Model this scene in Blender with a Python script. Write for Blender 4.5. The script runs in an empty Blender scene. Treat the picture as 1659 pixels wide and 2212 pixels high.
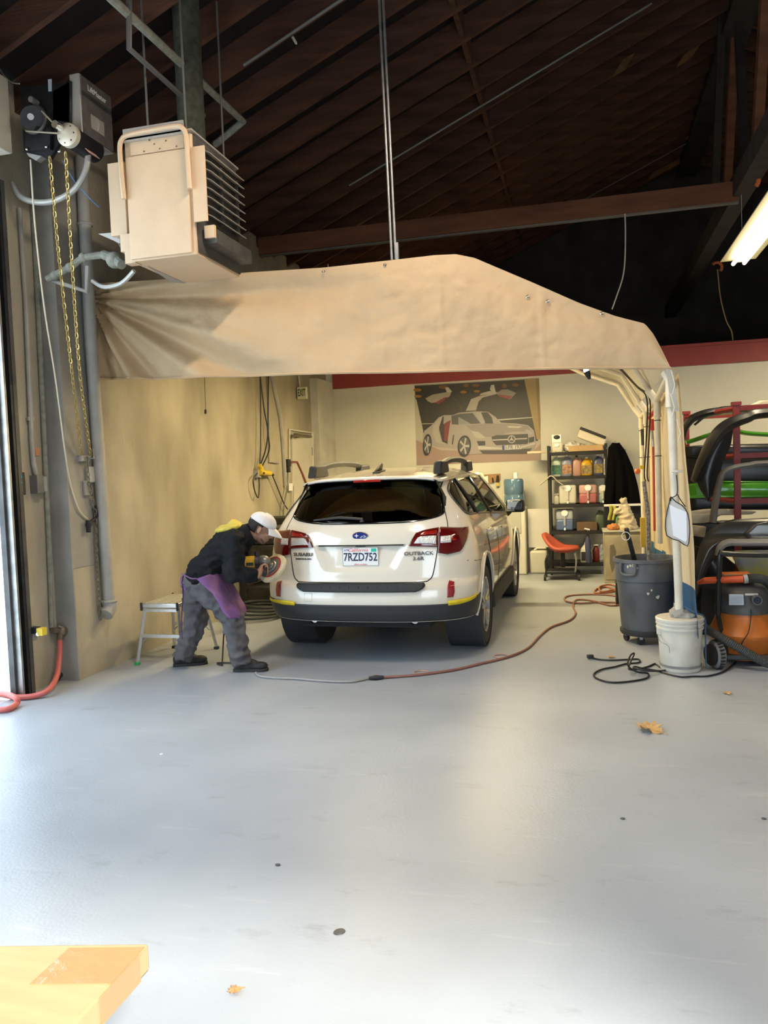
import bpy, bmesh, math, random
from mathutils import Vector, Matrix, noise
random.seed(7)
V = Vector
PI = math.pi
sc = bpy.context.scene
col = sc.collection

# ------------------------------------------------------------------ camera
FPX = 1700.0
YAW, PITCH, ROLL, CAMH = math.radians(14.4), math.radians(3.0), math.radians(2.2), 1.58
c_f = V((-math.sin(YAW)*math.cos(PITCH), math.cos(YAW)*math.cos(PITCH), -math.sin(PITCH)))
_r = V((math.cos(YAW), math.sin(YAW), 0)); _d = c_f.cross(_r)
c_r = math.cos(ROLL)*_r + math.sin(ROLL)*_d
c_d = -math.sin(ROLL)*_r + math.cos(ROLL)*_d
c_o = V((0, 0, CAMH))
cam_data = bpy.data.cameras.new('camera'); cam = bpy.data.objects.new('camera', cam_data); col.objects.link(cam)
cam_data.sensor_fit = 'VERTICAL'; cam_data.sensor_height = 24.0; cam_data.lens = FPX*24.0/2212.0
cam_data.clip_start = 0.05; cam_data.clip_end = 200
m3 = Matrix((c_r, -c_d, -c_f)).transposed()
cam.matrix_world = Matrix.Translation(c_o) @ m3.to_4x4()
sc.camera = cam
def at(x, y, X=None, Y=None, Z=None):
    """surveyed point: sight line through a photo pixel met with a wall, depth or height plane of the room"""
    v = c_f + (x-829.5)/FPX*c_r + (y-1106)/FPX*c_d
    if X is not None: t = (X-c_o.x)/v.x
    elif Y is not None: t = (Y-c_o.y)/v.y
    else: t = (Z-c_o.z)/v.z
    return c_o + v*t

# ------------------------------------------------------------------ world, sun, exposure
world = bpy.data.worlds.new('world'); sc.world = world; world.use_nodes = True
bg = world.node_tree.nodes['Background']; bg.inputs[0].default_value = (0.68, 0.85, 1.0, 1); bg.inputs[1].default_value = 5.5
sun_d = bpy.data.lights.new('sun', 'SUN'); sun_d.energy = 8.5; sun_d.angle = math.radians(6); sun_d.color = (1.0, .93, .80)
sun = bpy.data.objects.new('sun', sun_d); col.objects.link(sun)
sun.rotation_euler = V((-.80, 1.0, -.90)).to_track_quat('-Z', 'Y').to_euler(); sun.location = (5, -6, 7)
vs = sc.view_settings; vs.view_transform = 'Standard'; vs.look = 'None'; vs.gamma = 1.0; vs.exposure = 0.0
try: vs.use_curve_mapping = False
except Exception: pass

# ------------------------------------------------------------------ materials
MATS = {}
def mat(name, c, rough=.6, metal=0., var=0., vscale=6., bump=0., bscale=60., c2=None, spec=.5, coat=0., trans=0., alpha=1., emit=None, es=0., stretch=None, detail=4., sheen=0.):
    if name in MATS: return MATS[name]
    m = bpy.data.materials.new(name); m.use_nodes = True; nt = m.node_tree; b = nt.nodes['Principled BSDF']
    def setin(k, v):
        if k in b.inputs: b.inputs[k].default_value = v
    setin('Base Color', (*c, 1)); setin('Roughness', rough); setin('Metallic', metal); setin('Specular IOR Level', spec)
    setin('Coat Weight', coat); setin('Coat Roughness', .04); setin('Transmission Weight', trans); setin('Alpha', alpha); setin('Sheen Weight', sheen)
    if emit: setin('Emission Color', (*emit, 1)); setin('Emission Strength', es)
    if var > 0 or bump > 0:
        tc = nt.nodes.new('ShaderNodeTexCoord'); mp = nt.nodes.new('ShaderNodeMapping'); nt.links.new(tc.outputs['Object'], mp.inputs[0])
        if stretch: mp.inputs['Scale'].default_value = stretch
    if var > 0:
        n = nt.nodes.new('ShaderNodeTexNoise'); n.inputs['Scale'].default_value = vscale; n.inputs['Detail'].default_value = detail; nt.links.new(mp.outputs[0], n.inputs['Vector'])
        r = nt.nodes.new('ShaderNodeValToRGB'); cc = c2 or tuple(x*(1-var) for x in c)
        r.color_ramp.elements[0].position = .35; r.color_ramp.elements[1].position = .65
        r.color_ramp.elements[0].color = (*cc, 1); r.color_ramp.elements[1].color = (*[min(1, x*(1+(var*.35 if not c2 else 0))) for x in c], 1)
        nt.links.new(n.outputs[0], r.inputs[0]); nt.links.new(r.outputs[0], b.inputs['Base Color'])
    if bump > 0:
        n2 = nt.nodes.new('ShaderNodeTexNoise'); n2.inputs['Scale'].default_value = bscale; n2.inputs['Detail'].default_value = 5; nt.links.new(mp.outputs[0], n2.inputs['Vector'])
        bp = nt.nodes.new('ShaderNodeBump'); bp.inputs['Strength'].default_value = bump; bp.inputs['Distance'].default_value = .02
        nt.links.new(n2.outputs[0], bp.inputs['Height']); nt.links.new(bp.outputs[0], b.inputs['Normal'])
    MATS[name] = m
    return m
def tint_glass(name, tint, gloss=.08):
    """thin pane: see-through tinted sheet plus mirror reflection by angle"""
    m = bpy.data.materials.new(name); m.use_nodes = True; nt = m.node_tree
    for n in list(nt.nodes): nt.nodes.remove(n)
    o = nt.nodes.new('ShaderNodeOutputMaterial'); t = nt.nodes.new('ShaderNodeBsdfTransparent'); g = nt.nodes.new('ShaderNodeBsdfGlossy')
    t.inputs[0].default_value = (*tint, 1); g.inputs['Roughness'].default_value = .02
    lw = nt.nodes.new('ShaderNodeFresnel'); lw.inputs[0].default_value = 1.5
    mx = nt.nodes.new('ShaderNodeMixShader'); nt.links.new(lw.outputs[0], mx.inputs[0]); nt.links.new(t.outputs[0], mx.inputs[1]); nt.links.new(g.outputs[0], mx.inputs[2]); nt.links.new(mx.outputs[0], o.inputs[0])
    MATS[name] = m
    return m

# ------------------------------------------------------------------ mesh builder
class MB:
    def __init__(s): s.v = []; s.f = []; s.mi = []; s.cur = 0
    def add(s, vs, fs, mi=None):
        n = len(s.v); s.v += [tuple(v) for v in vs]; s.f += [tuple(i+n for i in f) for f in fs]; s.mi += [s.cur if mi is None else mi]*len(fs); return s
    def box(s, c, size, rot=None, taper=1.0):
        hx, hy, hz = size[0]/2, size[1]/2, size[2]/2
        P = [V((x*(taper if z > 0 else 1), y*(taper if z > 0 else 1), z)) for x, y, z in ((-hx,-hy,-hz),(hx,-hy,-hz),(hx,hy,-hz),(-hx,hy,-hz),(-hx,-hy,hz),(hx,-hy,hz),(hx,hy,hz),(-hx,hy,hz))]
        if rot is not None:
            if not isinstance(rot, Matrix): rot = Matrix.Rotation(rot[2], 3, 'Z') @ Matrix.Rotation(rot[1], 3, 'Y') @ Matrix.Rotation(rot[0], 3, 'X')
            P = [rot @ p for p in P]
        c = V(c)
        return s.add([p+c for p in P], [(0,3,2,1),(4,5,6,7),(0,1,5,4),(1,2,6,5),(2,3,7,6),(3,0,4,7)])
    def b2(s, a, b): # box from min/max corners
        a, b = V(a), V(b); return s.box((a+b)/2, [abs(x) for x in (b-a)])
    def tube(s, pts, r, seg=8, caps=True, closed=False, flat=None):
        pts = [V(p) for p in pts]; n = len(pts); rs = r if isinstance(r, (list, tuple)) else [r]*n
        base = len(s.v); up = None; vs_ = []
        for i, p in enumerate(pts):
            if closed: t = pts[(i+1) % n]-pts[i-1]
            elif i == 0: t = pts[1]-p
            elif i == n-1: t = p-pts[i-1]
            else: t = (pts[i+1]-p).normalized()+(p-pts[i-1]).normalized()
            t = t.normalized() if t.length > 1e-9 else V((0,0,1))
            if up is None:
                up = V((0,0,1)) if abs(t.z) < .9 else V((1,0,0))
            a = t.cross(up); a = a.normalized() if a.length > 1e-6 else t.orthogonal().normalized()
            b = a.cross(t).normalized(); up = b
            for k in range(seg):
                an = 2*PI*k/seg
                fl = flat if flat else 1.0
                vs_.append(p+a*math.cos(an)*rs[i]+b*math.sin(an)*rs[i]*fl)
        fs = []
        for i in range(n-1 if not closed else n):
            j = (i+1) % n
            for k in range(seg):
                l = (k+1) % seg
                fs.append((i*seg+k, i*seg+l, j*seg+l, j*seg+k))
        if caps and not closed:
            fs.append(tuple(range(seg))[::-1]); fs.append(tuple((n-1)*seg+k for k in range(seg)))
        return s.add(vs_, fs)
    def cyl(s, p0, p1, r0, r1=None, seg=16, caps=True): return s.tube([p0, p1], [r0, r0 if r1 is None else r1], seg, caps)
    def lathe(s, prof, c=(0,0,0), seg=24, axis=(0,0,1), ref=None, cap0=True, cap1=True, sx=1., sy=1.):
        ax = V(axis).normalized(); a = (V(ref) if ref else ax.orthogonal()).normalized(); b = ax.cross(a); c = V(c); vs_ = []
        for r, h in prof:
            for k in range(seg):
                an = 2*PI*k/seg; vs_.append(c+ax*h+a*math.cos(an)*r*sx+b*math.sin(an)*r*sy)
        fs = []
        for i in range(len(prof)-1):
            for k in range(seg):
                l = (k+1) % seg; fs.append((i*seg+k, i*seg+l, (i+1)*seg+l, (i+1)*seg+k))
        if cap0: fs.append(tuple(range(seg))[::-1])
        if cap1: fs.append(tuple((len(prof)-1)*seg+k for k in range(seg)))
        return s.add(vs_, fs)
    def prism(s, poly, d): # polygon (3D points) extruded by vector d
        n = len(poly); P = [V(p) for p in poly]; d = V(d)
        return s.add(P+[p+d for p in P], [tuple(range(n))[::-1], tuple(range(n, 2*n))]+[(i, (i+1) % n, n+(i+1) % n, n+i) for i in range(n)])
    def sphere(s, c, r, seg=16, rings=10, rot=None):
        c = V(c); rr = r if isinstance(r, (list, tuple)) else (r, r, r); vs_ = []; fs = []
        for i in range(1, rings):
            th = PI*i/rings
            for k in range(seg):
                ph = 2*PI*k/seg; p = V((math.sin(th)*math.cos(ph)*rr[0], math.sin(th)*math.sin(ph)*rr[1], math.cos(th)*rr[2])); vs_.append(c+(rot @ p if rot else p))
        t = V((0,0,rr[2])); vs_.append(c+(rot @ t if rot else t)); vs_.append(c-(rot @ t if rot else t)); T = len(vs_)-2
        for i in range(rings-2):
            for k in range(seg):
                l = (k+1) % seg; fs.append((i*seg+k, (i+1)*seg+k, (i+1)*seg+l, i*seg+l))
        for k in range(seg):
            l = (k+1) % seg; fs.append((T, k, l)); fs.append((T+1, (rings-2)*seg+l, (rings-2)*seg+k))
        return s.add(vs_, fs)
    def torus(s, c, R, r, axis=(0,0,1), seg=24, tseg=8, a0=0, a1=2*PI):
        ax = V(axis).normalized(); a = ax.orthogonal().normalized(); b = ax.cross(a); c = V(c); full = abs(a1-a0-2*PI) < 1e-6
        n = seg if full else seg+1
        return s.tube([c+a*math.cos(a0+(a1-a0)*k/seg)*R+b*math.sin(a0+(a1-a0)*k/seg)*R for k in range(n)], r, tseg, closed=full)
    def grid(s, fn, nu, nv, two=False):
        vs_ = [fn(i/nu, j/nv) for j in range(nv+1) for i in range(nu+1)]; w = nu+1
        return s.add(vs_, [(j*w+i, j*w+i+1, (j+1)*w+i+1, (j+1)*w+i) for j in range(nv) for i in range(nu)])
    def build(s, name, m, parent=None, smooth=35, bevel=0, bseg=2, solid=0, subsurf=0, fix=True, offset=0):
        me = bpy.data.meshes.new(name); me.from_pydata(s.v, [], s.f); me.update()
        if fix:
            bm = bmesh.new(); bm.from_mesh(me); bmesh.ops.recalc_face_normals(bm, faces=bm.faces); bm.to_mesh(me); bm.free()
        ms = m if isinstance(m, (list, tuple)) else [m]
        for x in ms: me.materials.append(x)
        if len(ms) > 1: me.polygons.foreach_set('material_index', s.mi)
        o = bpy.data.objects.new(name, me); col.objects.link(o)
        if parent is not None:
            o.parent = parent; o.matrix_parent_inverse = Matrix.Translation(-parent_loc(parent))
        if smooth:
            me.polygons.foreach_set('use_smooth', [True]*len(me.polygons)); me.set_sharp_from_angle(angle=math.radians(smooth))
        if solid: md = o.modifiers.new('solid', 'SOLIDIFY'); md.thickness = solid; md.offset = offset
        if bevel: md = o.modifiers.new('bevel', 'BEVEL'); md.width = bevel; md.segments = bseg; md.limit_method = 'ANGLE'; md.angle_limit = math.radians(40)
        if subsurf: md = o.modifiers.new('sub', 'SUBSURF'); md.levels = subsurf; md.render_levels = subsurf
        return o
def parent_loc(p):
    # the parents made here are Empties with a plain translation, or meshes built in world coordinates
    t = V(p.location)
    return t + (parent_loc(p.parent) if p.parent is not None and p.type == 'EMPTY' else V((0,0,0)))
def thing(name, label, cat, loc=(0,0,0), group=None):
    o = bpy.data.objects.new(name, None); col.objects.link(o); o.location = loc; o.empty_display_size = .05
    o['label'] = label; o['category'] = cat
    if group: o['group'] = group
    return o
def tag(o, label, cat, group=None, kind=None):
    o['label'] = label; o['category'] = cat
    if group: o['group'] = group
    if kind: o['kind'] = kind
    return o
def struct(o, label=None):
    o['kind'] = 'structure'
    if label: o['label'] = label
    return o
def text_mesh(body, size, name, m, parent, origin, xdir, ydir, ext=.0015, align='CENTER', shear=0., sx=1., bold=0.):
    cu = bpy.data.curves.new('t', 'FONT'); cu.body = body; cu.size = size; cu.extrude = ext; cu.align_x = align; cu.align_y = 'CENTER'; cu.shear = shear; cu.offset = bold; cu.resolution_u = 3
    to = bpy.data.objects.new('t', cu); col.objects.link(to); dg = bpy.context.evaluated_depsgraph_get(); dg.update()
    me = bpy.data.meshes.new_from_object(to.evaluated_get(dg)); bpy.data.objects.remove(to); bpy.data.curves.remove(cu)
    x = V(xdir).normalized(); y = V(ydir).normalized(); z = x.cross(y); M = Matrix((x, y, z)).transposed().to_4x4(); M.translation = V(origin)
    me.transform(M @ Matrix.Diagonal((sx, 1, 1, 1))); me.materials.clear(); me.materials.append(m); me.name = name
    o = bpy.data.objects.new(name, me); col.objects.link(o); o.parent = parent; o.matrix_parent_inverse = Matrix.Translation(-parent_loc(parent))
    return o
def curve_pts(pts, n=8, closed=False):
    """Catmull-Rom through points"""
    P = [V(p) for p in pts]; out = []; N = len(P)
    for i in range(N if closed else N-1):
        if closed: a, b, c, d = P[i-1], P[i], P[(i+1) % N], P[(i+2) % N]
        else: a, b, c, d = P[max(i-1, 0)], P[i], P[i+1], P[min(i+2, N-1)]
        for k in range(n):
            t = k/n; out.append(.5*((2*b)+(-a+c)*t+(2*a-5*b+4*c-d)*t*t+(-a+3*b-3*c+d)*t**3))
    if not closed: out.append(P[-1])
    return out
def lerp(a, b, t): return a+(b-a)*t
def interp(x, T):
    if x <= T[0][0]: return T[0][1]
    for (a, u), (b, v) in zip(T, T[1:]):
        if x <= b: return u+(v-u)*(x-a)/(b-a)
    return T[-1][1]
def copy_tree(o, parent=None):
    c = o.copy(); col.objects.link(c); c.parent = parent
    for ch in list(o.children): copy_tree(ch, c)
    return c
# ================================================================== STRUCTURE
conc_wall = mat('concrete_wall', (.40,.355,.265), .9, var=.34, vscale=1.6, bump=.25, bscale=45, stretch=(1,1,.45))
conc_gray = mat('painted_gray_concrete', (.36,.35,.335), .85, var=.22, vscale=2.5, bump=.2, bscale=40)
conc_dark = mat('dark_gray_concrete', (.05,.045,.04), .9, var=.3, vscale=2.2, bump=.2, bscale=40)  # very dark grey, noise-varied
wall_white = mat('white_painted_board', (.60,.585,.49), .7, var=.07, vscale=1.2, bump=.03, bscale=30)
red_band = mat('dark_red_paint', (.27,.035,.03), .6, var=.12, vscale=3)
wood_roof = mat('old_brown_timber', (.095,.038,.020), .9, var=.4, vscale=5, bump=.3, bscale=30, stretch=(.3,2,2))
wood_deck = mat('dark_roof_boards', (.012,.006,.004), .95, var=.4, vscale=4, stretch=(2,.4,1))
wood_lit_and_stand = mat('pale_timber_lit_and_stand', (.20,.10,.035), .85, var=.3, vscale=8)  # paints lit wood in the roof; plain timber on the box stand
steel_blk = mat('black_painted_steel', (.025,.026,.03), .45, .4, var=.3, vscale=10)
steel_gal = mat('galvanised_steel', (.42,.42,.41), .42, .75, var=.25, vscale=12)
pipe_gray = mat('dusty_gray_pipe', (.37,.355,.32), .65, .1, var=.12, vscale=6)
pipe_green = mat('dusty_green_gray_pipe', (.27,.27,.22), .75, .1, var=.25, vscale=20)

# floor: worn grey epoxy, its own node set-up
def floor_mat():
    m = bpy.data.materials.new('gray_epoxy_floor'); m.use_nodes = True; nt = m.node_tree; b = nt.nodes['Principled BSDF']
    N = nt.nodes.new; L = nt.links.new
    tc = N('ShaderNodeTexCoord'); 
    n1 = N('ShaderNodeTexNoise'); n1.inputs['Scale'].default_value = .9; n1.inputs['Detail'].default_value = 6; L(tc.outputs['Object'], n1.inputs['Vector'])
    r1 = N('ShaderNodeValToRGB'); r1.color_ramp.elements[0].position = .32; r1.color_ramp.elements[1].position = .7
    r1.color_ramp.elements[0].color = (.31,.34,.38,1); r1.color_ramp.elements[1].color = (.40,.432,.475,1); L(n1.outputs[0], r1.inputs[0])
    mp = N('ShaderNodeMapping'); mp.inputs['Scale'].default_value = (1.2, 9, 1); mp.inputs['Rotation'].default_value = (0,0,.42); L(tc.outputs['Object'], mp.inputs[0])
    n2 = N('ShaderNodeTexNoise'); n2.inputs['Scale'].default_value = 1.3; n2.inputs['Detail'].default_value = 7; n2.inputs['Roughness'].default_value = .65; L(mp.outputs[0], n2.inputs['Vector'])
    r2 = N('ShaderNodeValToRGB'); r2.color_ramp.elements[0].position = .6; r2.color_ramp.elements[1].position = .78; r2.color_ramp.elements[0].color = (0,0,0,1); r2.color_ramp.elements[1].color = (.5,.5,.5,1); L(n2.outputs[0], r2.inputs[0])
    mx = N('ShaderNodeMixRGB'); mx.blend_type = 'MIX'; mx.inputs[2].default_value = (.56,.57,.57,1); L(r2.outputs[0], mx.inputs[0]); L(r1.outputs[0], mx.inputs[1])
    n3 = N('ShaderNodeTexNoise'); n3.inputs['Scale'].default_value = 2.6; n3.inputs['Detail'].default_value = 8; n3.inputs['Roughness'].default_value = .7; mp3 = N('ShaderNodeMapping'); mp3.inputs['Scale'].default_value = (1,2.2,1); mp3.inputs['Location'].default_value = (3.1,1.7,0); L(tc.outputs['Object'], mp3.inputs[0]); L(mp3.outputs[0], n3.inputs['Vector'])
    r3 = N('ShaderNodeValToRGB'); r3.color_ramp.elements[0].position = .58; r3.color_ramp.elements[1].position = .72; r3.color_ramp.elements[0].color = (0,0,0,1); r3.color_ramp.elements[1].color = (.35,.35,.35,1); L(n3.outputs[0], r3.inputs[0])
    mx2 = N('ShaderNodeMixRGB'); mx2.inputs[2].default_value = (.13,.135,.14,1); L(r3.outputs[0], mx2.inputs[0]); L(mx.outputs[0], mx2.inputs[1]); L(mx2.outputs[0], b.inputs['Base Color'])
    rr = N('ShaderNodeMapRange'); rr.inputs[3].default_value = .30; rr.inputs[4].default_value = .46; L(n1.outputs[0], rr.inputs[0]); L(rr.outputs[0], b.inputs['Roughness'])
    n4 = N('ShaderNodeTexNoise'); n4.inputs['Scale'].default_value = 70; n4.inputs['Detail'].default_value = 3; L(tc.outputs['Object'], n4.inputs['Vector'])
    bp = N('ShaderNodeBump'); bp.inputs['Strength'].default_value = .12; bp.inputs['Distance'].default_value = .008; L(n4.outputs[0], bp.inputs['Height']); L(bp.outputs[0], b.inputs['Normal'])
    b.inputs['Specular IOR Level'].default_value = .28
    return m
struct(MB().b2((-4.15,-.8,-.12), (8.0,16.2,0)).build('floor', floor_mat(), smooth=0), 'grey epoxy-coated workshop floor, scuffed and stained')
out_conc = mat('outdoor_concrete', (.74,.74,.72), .9, var=.1, vscale=1)
struct(MB().b2((-30,-30,-.16), (-4.15,30,-.02)).b2((-4.15,-30,-.16), (30,-.8,-.012)).build('ground', out_conc, smooth=0), 'pale concrete yard outside the open doors')

XL = -3.95     # left wall face
YB = 12.0      # back partition face
# left wall, thin recess panel by the roller door, header over the opening
wl = struct(MB().b2((XL-.3,5.40,0), (XL,16.2,4.6)).b2((XL-.2,4.90,0), (XL-.17,5.40,4.6)).b2((XL-.2,-.8,4.0), (XL-.17,4.90,4.6)).b2((XL-.2,-.8,0), (XL-.17,1.2,4.6)).build('wall_left', conc_wall, smooth=0), 'stained concrete side wall beside the car')
gp = mat('gray_shaded_pilaster', (.30,.285,.255), .8, var=.2, vscale=2.5, bump=.15, bscale=30)  # grey of the column plus the weaker light there, both in the colour
struct(MB().b2((XL-.168,5.388,0), (XL+.006,5.402,4.1)).b2((XL-.005,5.402,.9), (XL+.006,5.72,4.1)).build('trim_11', gp, smooth=0), 'grey concrete pilaster beside the roller door, darkened for shade')
# pilaster in the far corner
struct(MB().b2((XL-.01,11.22,0), (XL+.115,YB,3.0)).build('trim_1', mat('corner_pilaster_paint', (.52,.50,.44), .8, var=.15, vscale=3), smooth=0), 'painted concrete pilaster in the far corner')
# back partition with seam, red band and ledge
wb = struct(MB().b2((XL-.3,YB,0), (1.06,YB+.15,3.2)).b2((1.075,YB,0), (8.0,YB+.15,3.2)).b2((1.06,YB+.006,0), (1.075,YB+.15,3.2)).build('wall_back', wall_white, smooth=0), 'white painted partition wall at the far end')
struct(MB().b2((XL+.12,YB-.035,2.90), (8.0,YB,3.16)).b2((XL+.1,YB-.06,3.16), (8.0,YB+.02,3.20)).build('trim_2', red_band, smooth=0), 'dark red painted band along the top of the partition')
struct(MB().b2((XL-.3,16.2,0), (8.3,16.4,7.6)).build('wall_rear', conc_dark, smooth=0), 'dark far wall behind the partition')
struct(MB().b2((8.0,-.8,0), (8.3,16.4,7.6)).build('wall_right', conc_gray, smooth=0), 'concrete wall on the right of the workshop')
# wall behind the camera with a wide open doorway
struct(MB().b2((XL-.3,-.8,0), (.1,-.6,7.6)).b2((2.7,-.8,0), (8.3,-.6,7.6)).b2((.1,-.8,3.0), (2.7,-.6,7.6)).build('wall_front', conc_gray, smooth=0), 'wall with the open vehicle doorway')

# roof: pitched deck on rafters
Z0, SL, XR = 4.45, .43, 1.97
def roofz(x): return Z0+SL*(x+4)
def roof_at(x, y, dz=0):
    v = c_f+(x-829.5)/FPX*c_r+(y-1106)/FPX*c_d
    t = (Z0+dz+SL*(c_o.x+4)-c_o.z)/(v.z-SL*v.x); return c_o+v*t
zr = roofz(XR)
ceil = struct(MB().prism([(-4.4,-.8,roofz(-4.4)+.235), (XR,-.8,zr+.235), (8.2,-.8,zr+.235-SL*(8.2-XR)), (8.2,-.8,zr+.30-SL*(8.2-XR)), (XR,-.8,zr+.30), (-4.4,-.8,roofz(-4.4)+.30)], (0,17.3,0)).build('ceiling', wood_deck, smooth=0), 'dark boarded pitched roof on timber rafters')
raf_me = None
for k in range(-10, 22):
    Yk = 4.77+.52*k
    if raf_me is None:
        q = MB().prism([(-4.3,-.025,roofz(-4.3)), (XR,-.025,zr), (XR,-.025,zr+.235), (-4.3,-.025,roofz(-4.3)+.235)], (0,.05,0))
        q.prism([(XR,-.025,zr), (8.1,-.025,zr-SL*(8.1-XR)), (8.1,-.025,zr-SL*(8.1-XR)+.235), (XR,-.025,zr+.235)], (0,.05,0))
        o = q.build('rafter', wood_roof, ceil, smooth=0); raf_me = o.data
    else:
        o = bpy.data.objects.new('rafter', raf_me); col.objects.link(o); o.parent = ceil
    o.location = (0, Yk, 0)
# bridging blocks row between rafters (dark cross line seen in the roof) and patches of light on the wood, made as pale blocks
for k in range(-2, 20):
    Yk = 4.77+.52*(k+.5); xb = -1.05
    MB().box((xb, Yk, roofz(xb)+.12), (.05,.465,.2)).build('bridging_block', wood_roof, ceil, smooth=0)
for p, q in (((1322,165),(1378,122)),((1458,150),(1525,93)),((1478,302),(1515,276)),((1396,388),(1490,340))):
    a, b = roof_at(*p, dz=-.01), roof_at(*q, dz=-.01)
    yy = (a.y+b.y)/2; a.y = b.y = yy; dr = (b-a).normalized(); nn = V((-dr.z,0,dr.x))
    MB().prism([a-nn*.02, b-nn*.02-dr*.18, b+nn*.09, a+nn*.09+dr*.18], (0,.05,0)).build('lit_wood_patch', wood_lit_and_stand, ceil, smooth=0)  # small patches of light, put in as paler timber pieces
# ridge girder frame: chord along the depth, struts, tie beam
gir = MB().b2((1.56,3.0,4.28), (1.74,16.1,4.50)); struct(gir.build('trim_3', mat('dark_girder', (.03,.025,.022), .8, var=.4, vscale=6), smooth=0), 'dark girder running the depth of the roof')
tie = MB().b2((-3.75,9.0,4.24), (1.62,9.12,4.44)); struct(tie.build('trim_4', mat('red_brown_tie_beam', (.17,.065,.03), .85, var=.35, vscale=5, stretch=(.3,2,2)), smooth=0), 'red-brown timber tie beam across the roof')
struct(MB().b2((-3.75,9.03,4.225), (1.62,9.09,4.24)).build('trim_5', mat('dim_steel', (.16,.16,.15), .5, .4), smooth=0), 'grey steel strip under the tie beam')
for nm, m_, p, q, w in (('trim_6', 'red_brown_tie_beam', (1653,0), (1632,361), .13), ('trim_7', 'red_brown_tie_beam', (1587,90), (1572,388), .11), ('trim_8', 'dark_girder', (1596,60), (1611,388), .09), ('trim_9', 'dark_girder', (1560,0), (1545,420), .1)):
    a, b = at(*p, X=1.80), at(*q, X=1.80); dr = (b-a); mid = (a+b)/2; L_ = dr.length
    an = math.atan2(dr.y, -dr.z)
    struct(MB().box(mid, (.09, w, L_*1.06), (-(an) if False else 0, 0, 0) if False else Matrix.Rotation(math.atan2(-dr.y, dr.z) if dr.z > 0 else math.atan2(dr.y, -dr.z), 3, 'X')).build(nm, MATS[m_], smooth=0), 'timber strut of the roof girder, ' + {'trim_6': 'rightmost', 'trim_7': 'reddish', 'trim_8': 'dark leaning', 'trim_9': 'dark left'}[nm])
struct(MB().b2((1.80,2.5,zr-.14), (2.14,16.1,zr-.02)).build('trim_10', MATS['dark_girder'], smooth=0), 'ridge beam at the top of the roof')
# ================================================================== CAR (built about its own rear centre, then moved)
car_white = mat('pearl_white_paint', (.76,.70,.585), .18, coat=1., spec=.5)
car_black = mat('black_textured_plastic', (.030,.031,.034), .55, bump=.05, bscale=200)
car_gray = mat('charcoal_plastic', (.035,.036,.038), .65, spec=.3)
blk_gloss = mat('gloss_black_trim', (.01,.01,.012), .12)
rubber = mat('tire_rubber', (.022,.022,.022), .75, bump=.1, bscale=150)
alloy = mat('dark_alloy', (.10,.10,.105), .3, .8); alloy_lt = mat('machined_alloy', (.45,.45,.46), .25, .9)
lens_red = mat('red_lens', (.10,.003,.003), .08, coat=1.); lens_red2 = mat('bright_red_lens', (.34,.010,.006), .1, coat=1.)
lens_clear = mat('clear_lamp_chrome', (.75,.74,.72), .15, .6, bump=.5, bscale=90); refl_red = mat('red_reflector', (.30,.008,.012), .15, coat=1., bump=.2, bscale=300)
tape_y = mat('yellow_masking_tape', (.80,.62,.02), .7, var=.08, vscale=20)
chrome = mat('chrome', (.75,.75,.75), .1, 1.); dark_txt = mat('dark_lettering', (.10,.10,.10), .25, .6)
glass_dk = tint_glass('dark_tinted_glass', (.10,.11,.10)); glass_lt = tint_glass('light_green_glass', (.45,.50,.44))
seat_m = mat('dark_seat_fabric', (.05,.047,.045), .9)
CN = 2.8
T_Y0 = [(.2,.12),(.30,.10),(.42,.03),(.55,.0),(.63,.015),(.665,.03),(.685,.07),(.9,.10),(1.05,.13),(1.12,.17),(1.3,.31),(1.5,.47),(1.6,.55)]
T_W = [(.2,.80),(.3,.86),(.45,.905),(.6,.92),(.8,.92),(.95,.905),(1.05,.88),(1.12,.85),(1.3,.765),(1.5,.65),(1.6,.58)]
T_LC = [(.2,.5),(.7,.5),(1.1,.45),(1.6,.45)]
def smooth_tab(T, z, h=.025): return (interp(z-h, T)+2*interp(z, T)+interp(z+h, T))/4
def cw(z): return smooth_tab(T_W, z, .05)
def cy0(z): return smooth_tab(T_Y0, z, .012 if z < .72 else .04)
def sstep(a, b, x):
    t = max(0., min(1., (x-a)/(b-a))); return t*t*(3-2*t)
def recess(x, z):
    # number plate recess of the tailgate
    half = lerp(.27, .375, max(0, min(1, (z-.785)/.19)))
    return .028*sstep(half+.03, half-.03, abs(x))*sstep(.76, .80, z)*sstep(.985, .972, z)
def rear(x, z, off=0., rec=True):
    w = cw(z); t = min(abs(x)/w, .99995)
    return cy0(z)+interp(z, T_LC)*(1-(1-t**CN)**(1/CN))-off+(recess(x, z) if rec else 0)
def RP(x, z, off=0.): return V((x, rear(x, z, off), z))
def sidex(y, z):
    w = cw(z); a = cy0(z); L_ = interp(z, T_LC)
    if y >= a+L_: return w
    q = max(0., 1-(y-a)/L_); return w*(max(0., 1-q**CN))**(1/CN)
def SP(y, z, off=0., s=1): return V((s*(sidex(y, z)+off), y, z))
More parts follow.
